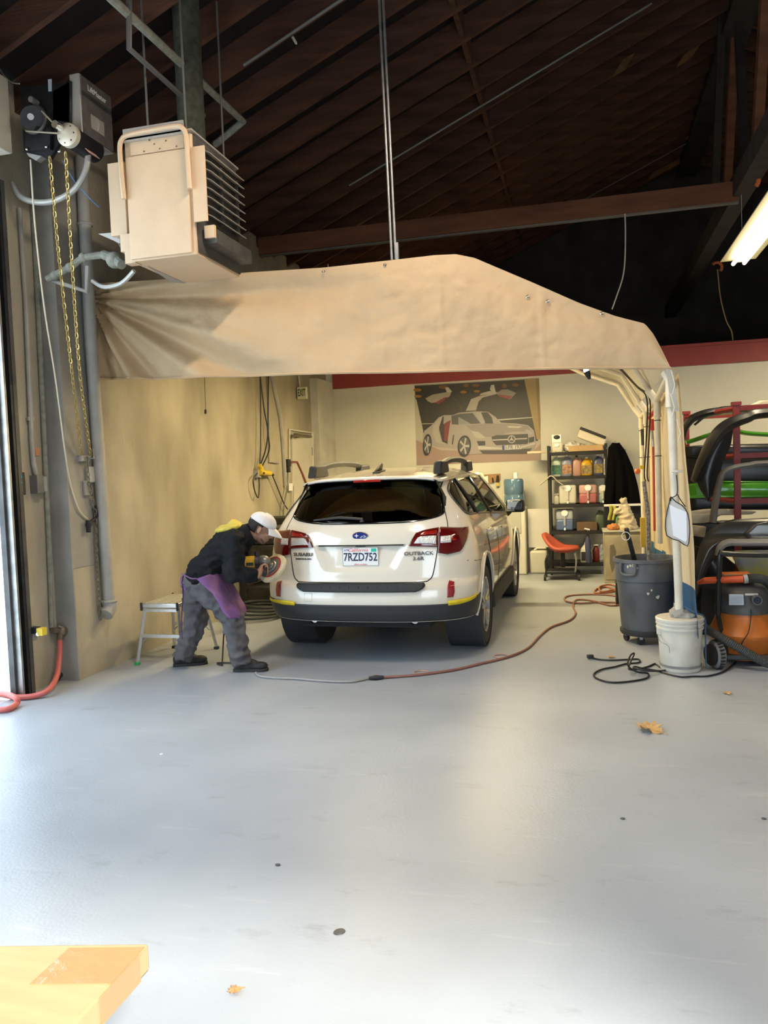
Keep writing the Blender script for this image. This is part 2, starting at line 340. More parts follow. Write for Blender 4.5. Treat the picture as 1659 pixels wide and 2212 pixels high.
def row_panel(mb, poly, f, nu=24, nv=10):
    """fill a 2D outline with a grid, row by row, laid on a surface f(u, v)"""
    vs_ = [p[1] for p in poly]; lo, hi = min(vs_)+1e-4, max(vs_)-1e-4; n = len(poly); rows = []
    for j in range(nv+1):
        v = lo+(hi-lo)*j/nv; xs = []
        for i in range(n):
            (x0, y0), (x1, y1) = poly[i], poly[(i+1) % n]
            if (y0-v)*(y1-v) <= 0 and abs(y1-y0) > 1e-9: xs.append(x0+(x1-x0)*(v-y0)/(y1-y0))
        rows.append((min(xs), max(xs), v))
    mb.grid(lambda a, b: f(lerp(rows[round(b*nv)][0], rows[round(b*nv)][1], a), rows[round(b*nv)][2]), nu, nv)
    return mb
def rpanel(name, poly, m, par, off=.004, th=.006, nu=24, nv=10, smooth=40):
    return row_panel(MB(), poly, lambda x, z: RP(x, z, off), nu, nv).build(name, m, par, solid=th, offset=0, smooth=smooth)
def mir(poly): return [(-x, z) for x, z in poly]
car = thing('station_wagon', 'pearl white station wagon seen from behind under the tarp canopy', 'car')
# ---- lower body shell: stacked plan contours
def contour(z):
    w = cw(z); a = cy0(z); L_ = interp(z, T_LC)
    yF = interp(z, [(.25,4.55),(.45,4.70),(.7,4.70),(.88,4.58),(.94,4.35),(1.0,3.80),(1.06,3.42),(1.12,3.36)])
    half = []
    NT = 46
    for k in range(NT+1):
        th = (PI/2)*k/NT; x = w*math.sin(th)**(2/CN); half.append((x, a+L_*(1-math.cos(th)**(2/CN))+recess(x, z)))
    for k in range(1, 13): half.append((w, lerp(a+L_, 3.0, k/12)))
    Lf = yF-3.0
    for k in range(1, 15):
        th = (PI/2)*k/14; half.append((w*math.cos(th)**(2/2.6), 3.0+Lf*math.sin(th)**(2/2.6)))
    return half
zs = [.36,.40,.44,.48,.52,.56,.60,.63,.645,.66,.672,.684,.70,.73,.76,.772,.785,.80,.83,.87,.91,.945,.965,.975,.985,1.0,1.03,1.06,1.09,1.11]
rows = []
for z in zs:
    h = contour(z); rows.append([V((x, y, z)) for x, y in h]+[V((-x, y, z)) for x, y in h[-2:0:-1]])
mb = MB(); n = len(rows[0]); vs_ = [p for r_ in rows for p in r_]
fs = [(j*n+i, j*n+(i+1) % n, (j+1)*n+(i+1) % n, (j+1)*n+i) for j in range(len(rows)-1) for i in range(n)]
fs += [tuple(range(n))[::-1], tuple((len(rows)-1)*n+i for i in range(n))]
mb.add(vs_, fs); shell = mb.build('body_shell', car_white, car, smooth=50)
AX_R, AX_F, WR = .95, 3.66, .362
cut = MB()
for ya in (AX_R, AX_F):
    for s in (-1, 1): cut.cyl((s*.62, ya, .40), (s*1.1, ya, .40), .415, seg=48)
co = cut.build('cutter', car_black, smooth=0)
md = shell.modifiers.new('arch', 'BOOLEAN'); md.object = co; md.operation = 'DIFFERENCE'; md.solver = 'EXACT'
dg = bpy.context.evaluated_depsgraph_get(); dg.update(); me = bpy.data.meshes.new_from_object(shell.evaluated_get(dg)); shell.modifiers.clear(); shell.data = me
me.set_sharp_from_angle(angle=math.radians(40)); bpy.data.objects.remove(co)
# dark wheel-well liners and underbody
for ya in (AX_R, AX_F):
    for s in (-1, 1):
        MB().lathe([(.412, 0), (.412, .29), (.40, .295), (.40, 0)], (s*.615, ya, .40), 40, (s, 0, 0), cap0=False, cap1=False).build('wheel_well', car_black, car)
        MB().cyl((s*.60, ya, .40), (s*.612, ya, .40), .412, seg=32).build('well_liner', car_black, car)
MB().b2((-.55,.16,.30), (.55,4.4,.37)).build('underbody', mat('under_black', (.01,.01,.01), .9), car)
for s in (-1, 1): MB().b2((s*.20,.24,.30), (s*.52,.60,.40)).build('muffler', mat('muffler_steel', (.05,.048,.045), .5, .6), car, bevel=.04)
MB().cyl((-.68,.95,.34), (.68,.95,.34), .035, seg=12).build('rear_axle', mat('under_black', (.01,.01,.01)), car)
for s in (-1, 1): MB().lathe([(.034,0),(.037,.01),(.037,.12),(.030,.12),(.030,.02)], (s*.43,.12,.365), 20, (0,1,0), cap0=False).build('exhaust_tip', chrome, car)
# black lower bumper wrap, arch mouldings, sills
def wrap(z0, z1, yend, off, name, m, th=.02, line=None):
    q = MB(); NU = 60
    for_s = []
    def f(u, v):
        s = -1 if u < .5 else 1; t = abs(u-.5)*2
        zz = lerp(z0, z1, v)
        if line and v > .99: zz = line(t)
        w = cw(zz)*0.997; a = cy0(zz); L_ = interp(zz, T_LC)
        if t < .8:
            th = (PI/2)*(t/.8)*.98; x = w*math.sin(th)**(2/CN); y = a+L_*(1-math.cos(th)**(2/CN))
        else:
            th = (PI/2)*.98; x0 = w*math.sin(th)**(2/CN); y_0 = a+L_*(1-math.cos(th)**(2/CN)); x = lerp(x0, w, (t-.8)/.2); y = lerp(y_0, yend, (t-.8)/.2)
        nx = x/w
        return V((s*(x+off*nx**3), y-off*(1-nx**3), zz))
    q.grid(f, NU*2, 8); return q.build(name, m, car, solid=th, offset=-1, smooth=40)
wrap(.365, .515, .60, .008, 'lower_bumper', car_black, line=lambda t: .506+.028*sstep(.42,.52,t))
for ya in (AX_R, AX_F):
    for s in (-1, 1):
        q = MB(); pts = []
        for k in range(25):
            an = math.radians(-8+196*k/24); y = ya+math.cos(an)*.430; z = .40+math.sin(an)*.430; pts.append(V((s*(cw(max(z,.3))+.006), y, z)))
        q.tube(pts, .011, 8).build('arch_moulding', car_white, car)
for s in (-1, 1):
    MB().b2((s*.80, 1.38, .25), (s*.925, 3.22, .42)).build('sill_cladding', car_gray, car, bevel=.02)
    MB().b2((s*.78, 1.34, .20), (s*.90, 1.39, .44)).build('mud_flap', car_black, car)
# ---- tailgate seams, bumper pad, lamps
seam = mat('shut_line', (.02,.02,.02), .8)
gate = [(.632,1.0),(.630,.943),(.607,.80),(.588,.725),(.560,.695),(.52,.684),(.3,.682),(0,.682)]
pts = curve_pts([RP(x, z, .0005) for x, z in gate]+[RP(-x, z, .0005) for x, z in gate[-2::-1]], 4)
MB().tube(pts, .0045, 6).build('tailgate_seam', seam, car)
for s in (-1, 1):
    MB().tube(curve_pts([RP(s*x, z, .0005) for x, z in ((.70,1.108),(.69,1.15),(.665,1.225))], 4), .004, 6).build('tailgate_seam', seam, car)
    MB().tube([SP(y, z, .0008, s) for y, z in ((.30,.83),(.40,.818),(.50,.81),(.58,.805))], .003, 6).build('bumper_seam', seam, car)
pad = [(-.53,.675),(.53,.675),(.545,.66),(.52,.63),(.47,.612),(-.47,.612),(-.52,.63),(-.545,.66)]
po = rpanel('step_pad', pad, car_gray, car, .012, .02, 40, 5)
for k in range(9):
    x = -.32+.08*k; MB().box(RP(x, .645, .022), (.012,.006,.03)).build('pad_rib', car_black, po)
tl_out = [(.640,.957),(.632,.897),(.70,.893),(.790,.902),(.815,.93),(.842,1.0),(.850,1.06),(.842,1.098),(.74,1.104),(.640,1.105)]
tl_in = [(.405,.966),(.43,1.02),(.462,1.070),(.50,1.086),(.60,1.102),(.634,1.105),(.634,.958)]
for s in (-1, 1):
    f = (lambda p: p) if s > 0 else mir
    lo = rpanel('tail_light', f(tl_out), lens_red, car, .010, .012, 24, 14)
    rpanel('bright_segment', f([(.665,1.0),(.80,1.0),(.805,1.085),(.76,1.09),(.765,1.035),(.665,1.035)]), lens_red2, lo, .0165, .002, 16, 8)
    rpanel('clear_segment', f([(.655,.985),(.735,.985),(.735,1.04),(.655,1.04)]), lens_clear, lo, .0185, .002, 10, 6)
    li = rpanel('tail_light', f(tl_in), lens_red, car, .010, .012, 20, 12)
    rpanel('clear_segment', f([(.445,.985),(.622,.978),(.622,1.045),(.50,1.045),(.478,1.035)]), lens_clear, li, .0165, .002, 16, 6)
    rpanel('bright_segment', f([(.49,1.052),(.622,1.054),(.622,1.088),(.53,1.08)]), lens_red2, li, .0165, .002, 12, 4)
    rpanel('reflector', f([(.708,.558),(.752,.558),(.762,.60),(.757,.682),(.716,.684),(.708,.62)]), refl_red, car, .006, .01, 8, 10)
MB().tube(curve_pts([SP(y, z, .004, 1) for y, z in ((.115,.522),(.2,.525),(.30,.528))]+[SP(.42,.545,.004,1), SP(.50,.57,.004,1)], 5), .02, 8, flat=.22).build('masking_tape', tape_y, car)
def tape(s, L_):
    q = MB(); P = L_
    q.grid(lambda u, v: RP(s*lerp(P[0][0], P[-1][0], u), interp(lerp(P[0][0], P[-1][0], u), [(a, b) for a, b, c in P]) if v > .5 else interp(lerp(P[0][0], P[-1][0], u), [(a, c) for a, b, c in P]), .022), 28, 1)
    return q.build('masking_tape', tape_y, car, solid=.002)
for o in [o for o in car.children if o.name.startswith('masking_tape')]: bpy.data.objects.remove(o)
tape(1, [(.715,.533,.493),(.80,.536,.497),(.865,.54,.507),(.9,.546,.52),(.911,.556,.535)])
tape(-1, [(.56,.53,.497),(.68,.533,.497),(.80,.531,.505),(.88,.53,.508)])
# number plate with its print
plm = mat('plate_white', (.82,.82,.80), .35); navy = mat('plate_navy', (.02,.025,.07), .5); redp = mat('plate_red', (.65,.06,.05), .5); bluep = mat('plate_blue', (.08,.10,.42), .5)
yp = rear(0, .89)-.012
pl = MB().b2((-.150,yp,.815), (.150,yp+.004,.963)).build('number_plate', plm, car, bevel=.004)
MB().tube([(-.150,yp,.815),(.150,yp,.815),(.150,yp,.963),(-.150,yp,.963)], .004, 6, closed=True).build('plate_frame', mat('plate_frame_gray', (.6,.6,.6), .3, .5), pl)
text_mesh('7RZD752', .092, 'plate_number', navy, pl, (0,yp-.001,.883), (1,0,0), (0,0,1), .0008, sx=.78, bold=.002)
text_mesh('California', .040, 'plate_state', redp, pl, (-.02,yp-.001,.942), (1,0,0), (0,0,1), .0008, shear=.35, sx=1.1)
text_mesh('APR', .026, 'plate_month', bluep, pl, (-.118,yp-.001,.941), (1,0,0), (0,0,1), .0008)
text_mesh('dmv.ca.gov', .021, 'plate_web', redp, pl, (0,yp-.001,.826), (1,0,0), (0,0,1), .0008, sx=1.2)
MB().b2((.093,yp-.0015,.928), (.138,yp,.955)).build('plate_sticker', mat('sticker_green', (.02,.45,.33), .5), pl)
# badge and lettering
em = MB().lathe([(.0,0),(.98,0),(1,.3),(.9,1.0),(.86,.8)], (-.0,rear(0,1.06)-.001,1.055), 32, (0,-1,0), ref=(1,0,0), cap1=False, sx=.070, sy=.034)
for i, v in enumerate(em.v): em.v[i] = (v[0], rear(0,1.06)-.001-(rear(0,1.06)-.001-v[1])*.010, v[2])
eo = em.build('badge', chrome, car)
bo = MB(); bo.lathe([(0,0),(1,0)], (0,rear(0,1.06)-.0095,1.055), 32, (0,-1,0), ref=(1,0,0), cap0=False, cap1=False, sx=.061, sy=.028); bo.build('badge_field', mat('badge_blue', (.015,.03,.20), .15, coat=1.), eo)
def star(q, x, z, r):
    y = rear(0,1.06)-.0105; P = []
    for k in range(8):
        a = PI/2*k/2; rr = r if k % 2 == 0 else r*.28; P.append((x+math.sin(a)*rr, y, z+math.cos(a)*rr))
    q.prism(P, (0,-.001,0))
q = MB(); star(q, -.030, 1.058, .021)
for x, z in ((.008,1.044),(.018,1.052),(.036,1.058),(.034,1.044),(.046,1.050)): star(q, x, z, .0085)
q.build('badge_stars', plm, eo)
def letter(body, size, x0, x1, z, name, sx=1.25):
    xm = (x0+x1)/2; a, b = RP(x0, z), RP(x1, z); d_ = (b-a).normalized()
    text_mesh(body, size, name, dark_txt, car, RP(xm, z, .006), d_, (0,0,1), .002, sx=sx, bold=.0008)
letter('SUBARU', .040, -.585, -.42, .908, 'lettering'); letter('SYMMETRICAL AWD', .015, -.555, -.44, .872, 'lettering', 1.1)
letter('OUTBACK', .040, .39, .58, .908, 'lettering'); letter('3.6R', .040, .435, .53, .868, 'lettering')
MB().b2((-.04,rear(0,.96)-.02,.965), (.04,rear(0,.96)+.02,.985)).build('gate_handle', car_black, car, bevel=.004)
MB().b2((-.36,rear(0,.985,rec=False)+.002,.974), (.36,rear(0,.985,rec=False)+.02,.982)).build('handle_shadow_gap', seam, car)
MB().tube([RP(x, z, .002) for x, z in ((-.47,.60),(-.40,.60),(-.40,.535),(-.47,.535))], .0018, 5, closed=True).build('tow_cover_seam', mat('soft_seam', (.45,.43,.38), .5), car)
# ---- greenhouse
def xg(z): return interp(z, [(1.10,.70),(1.155,.66),(1.2,.652),(1.28,.648),(1.35,.628),(1.42,.60),(1.48,.566),(1.52,.54)])
glass_poly = [(-.02,1.152),(.347,1.155),(.56,1.178),(.656,1.214),(.648,1.28),(.628,1.35),(.60,1.42),(.562,1.495),(0,1.515)]
glass_poly = glass_poly+[(-x, z) for x, z in glass_poly[-2:0:-1]]
rpanel('rear_window', glass_poly, glass_dk, car, .004, .004, 40, 22)
MB().tube(curve_pts([RP(x, z, .004) for x, z in glass_poly], 3, True), .006, 6, closed=True).build('window_seal', blk_gloss, car)
# lower gate edge below the glass and dark frit band inside the top
rpanel('gate_upper', [(-.70,1.10),(.70,1.10),(.672,1.2),(.60,1.185),(.35,1.16),(0,1.156),(-.35,1.16),(-.60,1.185),(-.672,1.2)], car_white, car, .001, .004, 50, 8) if False else None
q = MB()
def gu(u, v):
    x = lerp(-.69, .69, u); zt = interp(abs(x), [(0,1.158),(.347,1.161),(.56,1.184),(.66,1.222),(.70,1.23)]); return RP(x, lerp(1.09, zt, v), .0)
q.grid(gu, 50, 5).build('tailgate_upper', car_white, car)
for s in (-1, 1):
    def dp(u, v):
        z = lerp(1.095, 1.50, v); w = cw(z); a = cy0(z); L_ = interp(z, T_LC)
        yq = interp(z, [(1.095,.80),(1.15,.72),(1.19,.62),(1.26,.53),(1.37,.58),(1.44,.70),(1.48,.95),(1.50,1.1)])
        t0 = math.asin(min(1, (xg(z)/w)**(CN/2)))
        if u < .6:
            th = lerp(t0, PI/2, u/.6); return V((s*w*math.sin(th)**(2/CN), a+L_*(1-math.cos(th)**(2/CN)), z))
        return V((s*w, lerp(a+L_, max(yq, a+L_+.005), (u-.6)/.4), z))
    MB().grid(dp, 30, 16).build('rear_pillar', car_white, car)
    def sb(u, v):
        y = lerp(.36, 3.38, u); zt = interp(y, [(.36,1.30),(.5,1.25),(.6,1.19),(1.7,1.135),(2.95,1.07),(3.4,1.06)]); z = lerp(1.09, max(zt, 1.10), v); return SP(y, z, 0, s)
    MB().grid(sb, 60, 5).build('window_sill', car_white, car)
    def pane(name, poly, m): return row_panel(MB(), poly, lambda y, z: SP(y, z, .002, s), 14, 12).build(name, m, car, solid=.004, smooth=40)
    pane('quarter_window', [(.53,1.26),(.60,1.195),(1.02,1.175),(.93,1.33),(.86,1.48),(.70,1.455),(.57,1.38)], glass_dk)
    pane('door_window', [(1.06,1.17),(1.78,1.135),(1.70,1.32),(1.66,1.49),(.92,1.485),(.98,1.33)], glass_lt)
    pane('door_window', [(1.86,1.13),(2.96,1.07),(2.75,1.26),(2.48,1.44),(2.36,1.49),(1.72,1.495),(1.77,1.32)], glass_lt)
    for P in (((1.04,1.172),(.955,1.33),(.89,1.485)), ((1.82,1.13),(1.735,1.32),(1.69,1.495))):
        MB().tube([SP(y, z, .003, s) for y, z in P], .022, 8, flat=1.).build('door_pillar', blk_gloss, car)
    out = [(.53,1.26),(.60,1.193),(1.02,1.172),(1.8,1.132),(2.98,1.066),(2.76,1.262),(2.48,1.448),(2.34,1.498),(1.6,1.503),(.9,1.49),(.70,1.46),(.57,1.385)]
    MB().tube(curve_pts([SP(y, z, .004, s) for y, z in out], 5, True), .009, 6, closed=True).build('window_trim', mat('satin_trim', (.12,.12,.12), .25, .7), car)
    MB().tube([V((s*(cw(1.08)-.03),3.40,1.06)), V((s*(cw(1.3)-.03),2.98,1.29)), V((s*(cw(1.5)-.02),2.52,1.50))], .030, 8).build('front_pillar', car_white, car)
    # door seams, handles, mirror
    for P in (((1.12,1.16),(1.16,.95),(1.22,.80),(1.36,.62),(1.40,.45)), ((1.82,1.12),(1.86,.9),(1.86,.6),(1.83,.43))):
        MB().tube(curve_pts([SP(y, z, .0005, s) for y, z in P], 4), .0035, 6).build('door_seam', seam, car)
    for y, z in ((1.30,1.0), (2.38,.945)):
        MB().tube(curve_pts([SP(y-.09, z, .002, s), SP(y-.06, z, .035, s), SP(y+.06, z, .038, s), SP(y+.09, z, .002, s)], 4), .014, 8).build('door_handle', car_white, car)
    MB().box((s*.965,3.235,1.115), (.215,.13,.15)).build('mirror', blk_gloss, car, bevel=.035, bseg=4)
    MB().box((s*.965,3.171,1.115), (.18,.006,.115), (.12,0,s*.22)).build('mirror_glass', mat('mirror_silver', (.55,.55,.52), .03, 1.), car, bevel=.003)
    MB().tube([(s*.86,3.26,1.02), (s*.90,3.22,1.06)], .035, 8).build('mirror_arm', blk_gloss, car)
    MB().tube(curve_pts([(s*.56,.66,1.565),(s*.565,.72,1.60),(s*.57,1.2,1.655),(s*.57,1.9,1.655),(s*.56,2.35,1.60),(s*.555,2.42,1.57)], 6), .028, 8).build('roof_rail', car_gray, car)
    for y0_, y1_ in ((.58,.98), (2.02,2.42)):
        q = MB(); q.prism([(s*.53,y0_,1.535),(s*.53,y1_,1.545),(s*.53,y1_-.06,1.655),(s*.53,y0_+.06,1.645)], (s*.075,0,0)); q.build('rail_foot', car_gray, car, bevel=.015)
# roof skin with rear spoiler lip
def roofp(u, v):
    s = -1 if u < .5 else 1; t = abs(u-.5)*2
    y = lerp(.40+.09*t**3, 2.74-.2*t**2, v); we = cw(1.47); ze = interp(y, [(.4,1.487),(.7,1.495),(2.3,1.50),(2.75,1.485)]); zc = interp(y, [(.4,1.525),(.8,1.572),(1.5,1.605),(2.0,1.605),(2.6,1.56),(2.75,1.54)])
    x = we*t*interp(y, [(.40,.885),(.60,.96),(.8,1.),(3,1.)]); return V((s*x, y, ze+(zc-ze)*(1-t**4)))
MB().grid(roofp, 40, 30).build('roof_skin', car_white, car, solid=.02, offset=-1)
def lip(u, v):
    p = roofp(u, 0); t = abs(u-.5)*2; return p+V((0, .006+.10*v, -.022-.012*v))
MB().grid(lip, 40, 2).build('spoiler_underside', blk_gloss, car, solid=.006)
for s in (-1, 1):
    q = MB(); q.prism([V((s*.555,.47,1.497)), RP(s*.645,1.34,.012), RP(s*.652,1.27,.010), RP(s*.63,1.36,.03), V((s*.575,.455,1.485))], (s*.012,.02,0)); q.build('spoiler_fin', blk_gloss, car)
MB().b2((-.12,.388,1.488), (.12,.41,1.508)).build('brake_light', lens_red2, car, bevel=.004)
q = MB(); q.prism([(-.025,.70,1.572),(-.018,.90,1.58),(.0,.88,1.645),(.0,.83,1.648),(0,.72,1.60)], (.02,0,0)); q.prism([(-.03,.68,1.56),(-.03,.92,1.58),(.03,.92,1.58),(.03,.68,1.56)], (0,0,.012)); q.build('antenna_fin', car_gray, car, bevel=.004)
MB().tube([RP(-.0,1.165,.012), RP(.0,1.19,.03), RP(-.20,1.205,.03), RP(-.43,1.185,.02)], [.022,.014,.012,.008], 8).build('rear_wiper', car_black, car)
MB().grid(lambda u, v: V((lerp(-1,1,u)*lerp(.66,.80,1-v), lerp(3.42,2.72,v)+.06*(1-(2*u-1)**2), lerp(1.06,1.515,v)+.02*(1-(2*u-1)**2))), 16, 8).build('windshield', glass_lt, car)
# interior
MB().b2((-.72,.5,.9), (.72,3.2,1.0)).build('cabin_floor', seat_m, car)
for x in (-.36, .36):
    MB().box((x,2.15,1.16), (.50,.14,.36)).build('front_seat', seat_m, car, bevel=.05); MB().box((x,2.13,1.40), (.25,.09,.15)).build('headrest', seat_m, car, bevel=.035)
for x in (-.42, 0, .42): MB().box((x,1.12,1.27), (.24,.09,.15)).build('headrest', seat_m, car, bevel=.035)
MB().box((0,1.12,1.13), (1.25,.14,.22)).build('rear_seat', seat_m, car, bevel=.05)
MB().b2((-.68,2.75,1.0), (.68,3.35,1.09)).build('dashboard', seat_m, car, bevel=.03)
MB().torus((-.36,2.62,1.10), .18, .014, (0,1,.5), 20, 6).build('steering_wheel', seat_m, car)
MB().box((0,2.74,1.44), (.24,.03,.06)).build('inner_mirror', car_black, car, bevel=.01)
# wheels
prof = [(.24,-.10),(.30,-.118),(.335,-.115),(.352,-.098)]
for a, b in ((-.098,-.062),(-.050,-.010),(.010,.050),(.062,.098)): prof += [(.361,a+.002),(.362,b-.002),(.350,b),(.350,b+.010)]
prof = prof[:-1]+[(.352,.098),(.335,.115),(.30,.118),(.24,.10)]
def make_wheel():
    t = MB().lathe(prof, (0,0,0), 56, (1,0,0), cap0=False, cap1=False).build('tire', rubber, car, smooth=30)
    r_ = MB().lathe([(.238,-.1),(.225,-.09),(.215,.06),(.235,.098),(.245,.104),(.245,.11),(.228,.108),(.205,.05)], (0,0,0), 40, (1,0,0), cap0=False, cap1=False)
    for k in range(5):
        for dk in (-.17, .17):
            a = 2*PI*k/5; p0 = V((.088, math.cos(a+dk*.7)*.06, math.sin(a+dk*.7)*.06)); p1 = V((.098, math.cos(a+dk)*.228, math.sin(a+dk)*.228)); r_.tube([p0, p1], [.018,.014], 6)
    r_.lathe([(.07,.05),(.075,.085),(.05,.10),(.0,.104)], (0,0,0), 20, (1,0,0), cap0=False, cap1=False)
    ro = r_.build('rim', alloy_lt, t)
    MB().lathe([(.0,0),(.16,0),(.16,.02),(0,.02)], (0,0,0), 32, (1,0,0), cap0=False, cap1=False).build('brake_disc', alloy, t)
    return t
w0 = make_wheel(); first = True
for s in (1, -1):
    for ya in (AX_R, AX_F):
        w_ = w0 if first else copy_tree(w0, car); first = False
        w_.location = (s*.79, ya, WR); w_.rotation_euler = (.3*ya, 0, 0 if s > 0 else PI)
        w_.matrix_parent_inverse = Matrix.Identity(4)
car.location = (-1.79, 6.02, 0); car.rotation_euler = (0, 0, math.radians(-.6))
# ================================================================== PERSON polishing the car corner
skin = mat('skin', (.38,.20,.125), .55, var=.12, vscale=25)
jacket_m = mat('charcoal_jacket', (.013,.014,.016), .9, spec=.2, var=.25, vscale=12, bump=.35, bscale=28)
pants_m = mat('gray_work_trousers', (.115,.105,.11), .9, var=.22, vscale=9, bump=.35, bscale=22)
apron_m = mat('purple_apron', (.17,.075,.24), .85, var=.3, vscale=7, c2=(.22,.10,.20), bump=.2, bscale=30)
cap_m = mat('white_cap', (.72,.69,.68), .8, bump=.08, bscale=120); hair_m = mat('dark_hair', (.02,.013,.012), .8, bump=.3, bscale=90)
hood_m = mat('yellow_hood', (.62,.50,.09), .85, var=.2, vscale=18, bump=.2, bscale=30); shoe_m = mat('black_shoe', (.016,.016,.017), .6, bump=.2, bscale=60)
sole_m = mat('dark_rubber_sole', (.03,.028,.026), .8)
pn = V((-math.sin(YAW), math.cos(YAW), 0)); rh = V((math.cos(YAW), math.sin(YAW), 0)); UZ = V((0,0,1)); PP = V((-2.93,5.85,0))
def mp(x, y, off=0.):
    v = c_f+(x-829.5)/FPX*c_r+(y-1106)/FPX*c_d; return c_o+v*(((PP+pn*off)-c_o).dot(pn)/v.dot(pn))
def organic(mb, name, m, parent, vox=.012, it=6, fac=.5, disp=0., dscale=9., clipz=None, noise_seed=0):
    o = mb.build(name, m, parent, smooth=0)
    md = o.modifiers.new('r', 'REMESH'); md.mode = 'VOXEL'; md.voxel_size = vox; md.use_smooth_shade = True
    if it: ms = o.modifiers.new('s', 'SMOOTH'); ms.factor = fac; ms.iterations = it
    dg = bpy.context.evaluated_depsgraph_get(); dg.update(); me = bpy.data.meshes.new_from_object(o.evaluated_get(dg)); o.modifiers.clear(); o.data = me; me.name = name
    if disp:
        nr = [v.normal.copy() for v in me.vertices]
        for v, n_ in zip(me.vertices, nr):
            q = v.co*dscale+V((noise_seed,)*3); a = 1-abs(noise.noise(V((q.x, q.y, q.z*1.6)))); b = noise.noise(q*2.3)
            v.co += n_*disp*((a-.75)*1.6+b*.5)
    if clipz is not None:
        for v in me.vertices:
            if v.co.z < clipz: v.co.z = clipz
    if not me.materials: me.materials.append(m)
    me.polygons.foreach_set('use_smooth', [True]*len(me.polygons)); me.update()
    return o
per = thing('person', 'person in white cap and black jacket bending to polish the car corner', 'person', (PP.x, PP.y, 0))
HC = mp(565.5, 1142, 0); fd = (rh*.86-UZ*.51+pn*.10).normalized(); ud = (rh*.51+UZ*.86); ud = (ud-fd*ud.dot(fd)).normalized(); sd = fd.cross(ud)
Hm = Matrix((fd, sd, ud)).transposed()
def hp(a, b, c): return HC+fd*a+sd*b+ud*c
bd = MB()
# head: skull, jaw, cheeks, nose, lips, chin, brow, ears, neck
bd.sphere(hp(-.012,0,.025), (.098,.074,.098), 20, 14, Hm); bd.sphere(hp(.025,0,-.045), (.066,.056,.066), 16, 12, Hm); bd.sphere(hp(.050,0,-.088), (.030,.030,.026), 12, 8, Hm)
bd.tube([hp(.080,0,.012), hp(.100,0,-.022), hp(.106,0,-.034)], [.009,.013,.016], 10); bd.sphere(hp(.078,0,-.060), (.016,.024,.008), 10, 8, Hm); bd.sphere(hp(.074,0,-.072), (.016,.021,.008), 10, 8, Hm)
for s in (-1, 1):
    bd.sphere(hp(.062,s*.034,.018), (.024,.024,.013), 10, 8, Hm); bd.sphere(hp(.060,s*.042,-.025), (.022,.020,.022), 10, 8, Hm); bd.sphere(hp(-.012,s*.077,-.010), (.018,.010,.033), 10, 8, Hm); bd.sphere(hp(-.004,s*.080,-.010), (.006,.014,.030), 8, 6, Hm)
nb = mp(533,1160,0); bd.tube([hp(-.03,0,-.05), lerp(hp(-.03,0,-.06), nb, .5), nb], [.060,.058,.075], 14)
# trunk and limbs inside the clothes
tor = [(430,1252),(452,1222),(478,1192),(503,1170),(525,1157)]
bd.tube([mp(*p) for p in tor], [.145,.145,.155,.165,.11], 16, flat=.6)
RS, RE, RW = mp(506,1168,-.17), mp(503,1243,-.23), mp(561,1243,-.15)
LS, LE, LW = mp(522,1164,.17), mp(512,1232,.20), mp(534,1228,.05)
for S, E_, W_ in ((RS, RE, RW), (LS, LE, LW)): bd.tube([S, lerp(S, E_, .5), E_], [.052,.048,.040], 12); bd.tube([E_, lerp(E_, W_, .4), W_], [.040,.038,.027], 12)
RH, RK, RA = mp(434,1258,-.09), mp(503,1336,-.11), mp(520,1424,-.11)
LH, LK, LA = mp(424,1258,.09), mp(424,1344,.10), mp(395,1416,.09)
for a, b, c in ((RH, RK, RA), (LH, LK, LA)): bd.tube([a, b], [.078,.055], 12); bd.tube([b, lerp(b, c, .35), c], [.055,.052,.036], 12)
# hands: palm, four bent fingers, thumb closed round a grip
def hand(q, wrist, grip, axis, out, r=.019, s=1.):
    """grip = centre of the bar held, axis = along the bar (index to little finger), out = back of the hand"""
    ax = axis.normalized(); o_ = (out-ax*out.dot(ax)).normalized(); c = ax.cross(o_)
    palm = grip+o_*(r+.016)
    q.tube([wrist, lerp(wrist, palm, .6), palm], [.027,.028,.026], 10); q.sphere(palm, (.016,.040,.034), 12, 8, Matrix((o_, ax, c)).transposed())
    for k, (l, rr) in enumerate(((.95,.0085),(1.05,.009),(1.,.0088),(.82,.0075))):
        b = grip+ax*(-.032+.0215*k); R_ = r+.010; pts = []
        for j, a in enumerate((20, 70, 120, 175, 225)): an = math.radians(a*(.9+.1*l)); pts.append(b+o_*math.cos(an)*R_+c*s*math.sin(an)*R_*(1.25 if 40 < a < 150 else 1.0))
        q.tube([palm+ax*(-.030+.020*k)+c*s*.012]+pts, [rr*1.1,rr*1.1,rr*1.05,rr,rr*.95,rr*.8], 8)
    b = grip-ax*.036
    q.tube([palm-ax*.028-c*s*.012, b-ax*.006-c*s*(r+.014)+o_*.012, b+ax*.008-c*s*(r+.012)-o_*.010, b+ax*.020-c*s*(r+.006)-o_*.020], [.012,.0115,.010,.008], 8)
# polisher geometry first, so the hands can close on it
vd = pn
PC = at(592, 1230, Y=6.03); NP = ((rh*-.62+UZ*.78)*.80-vd*.60).normalized()
GH = PC+NP*.125; BODY = GH-rh*.20+UZ*.012-vd*.0; HG = mp(571,1236,-.13); HG = GH+(HG-GH).normalized()*.125
HA = (HG-GH).normalized()
hand(bd, RW, HG, HA, (-vd*.75-rh*.55), .019, 1.)
LG = GH-rh*.235-UZ*.012; hand(bd, LW, LG, (rh*.95-UZ*.3), (vd*.8+UZ*.5), .026, -1.)
body = organic(bd, 'body', skin, per, .0052, 3, .4)
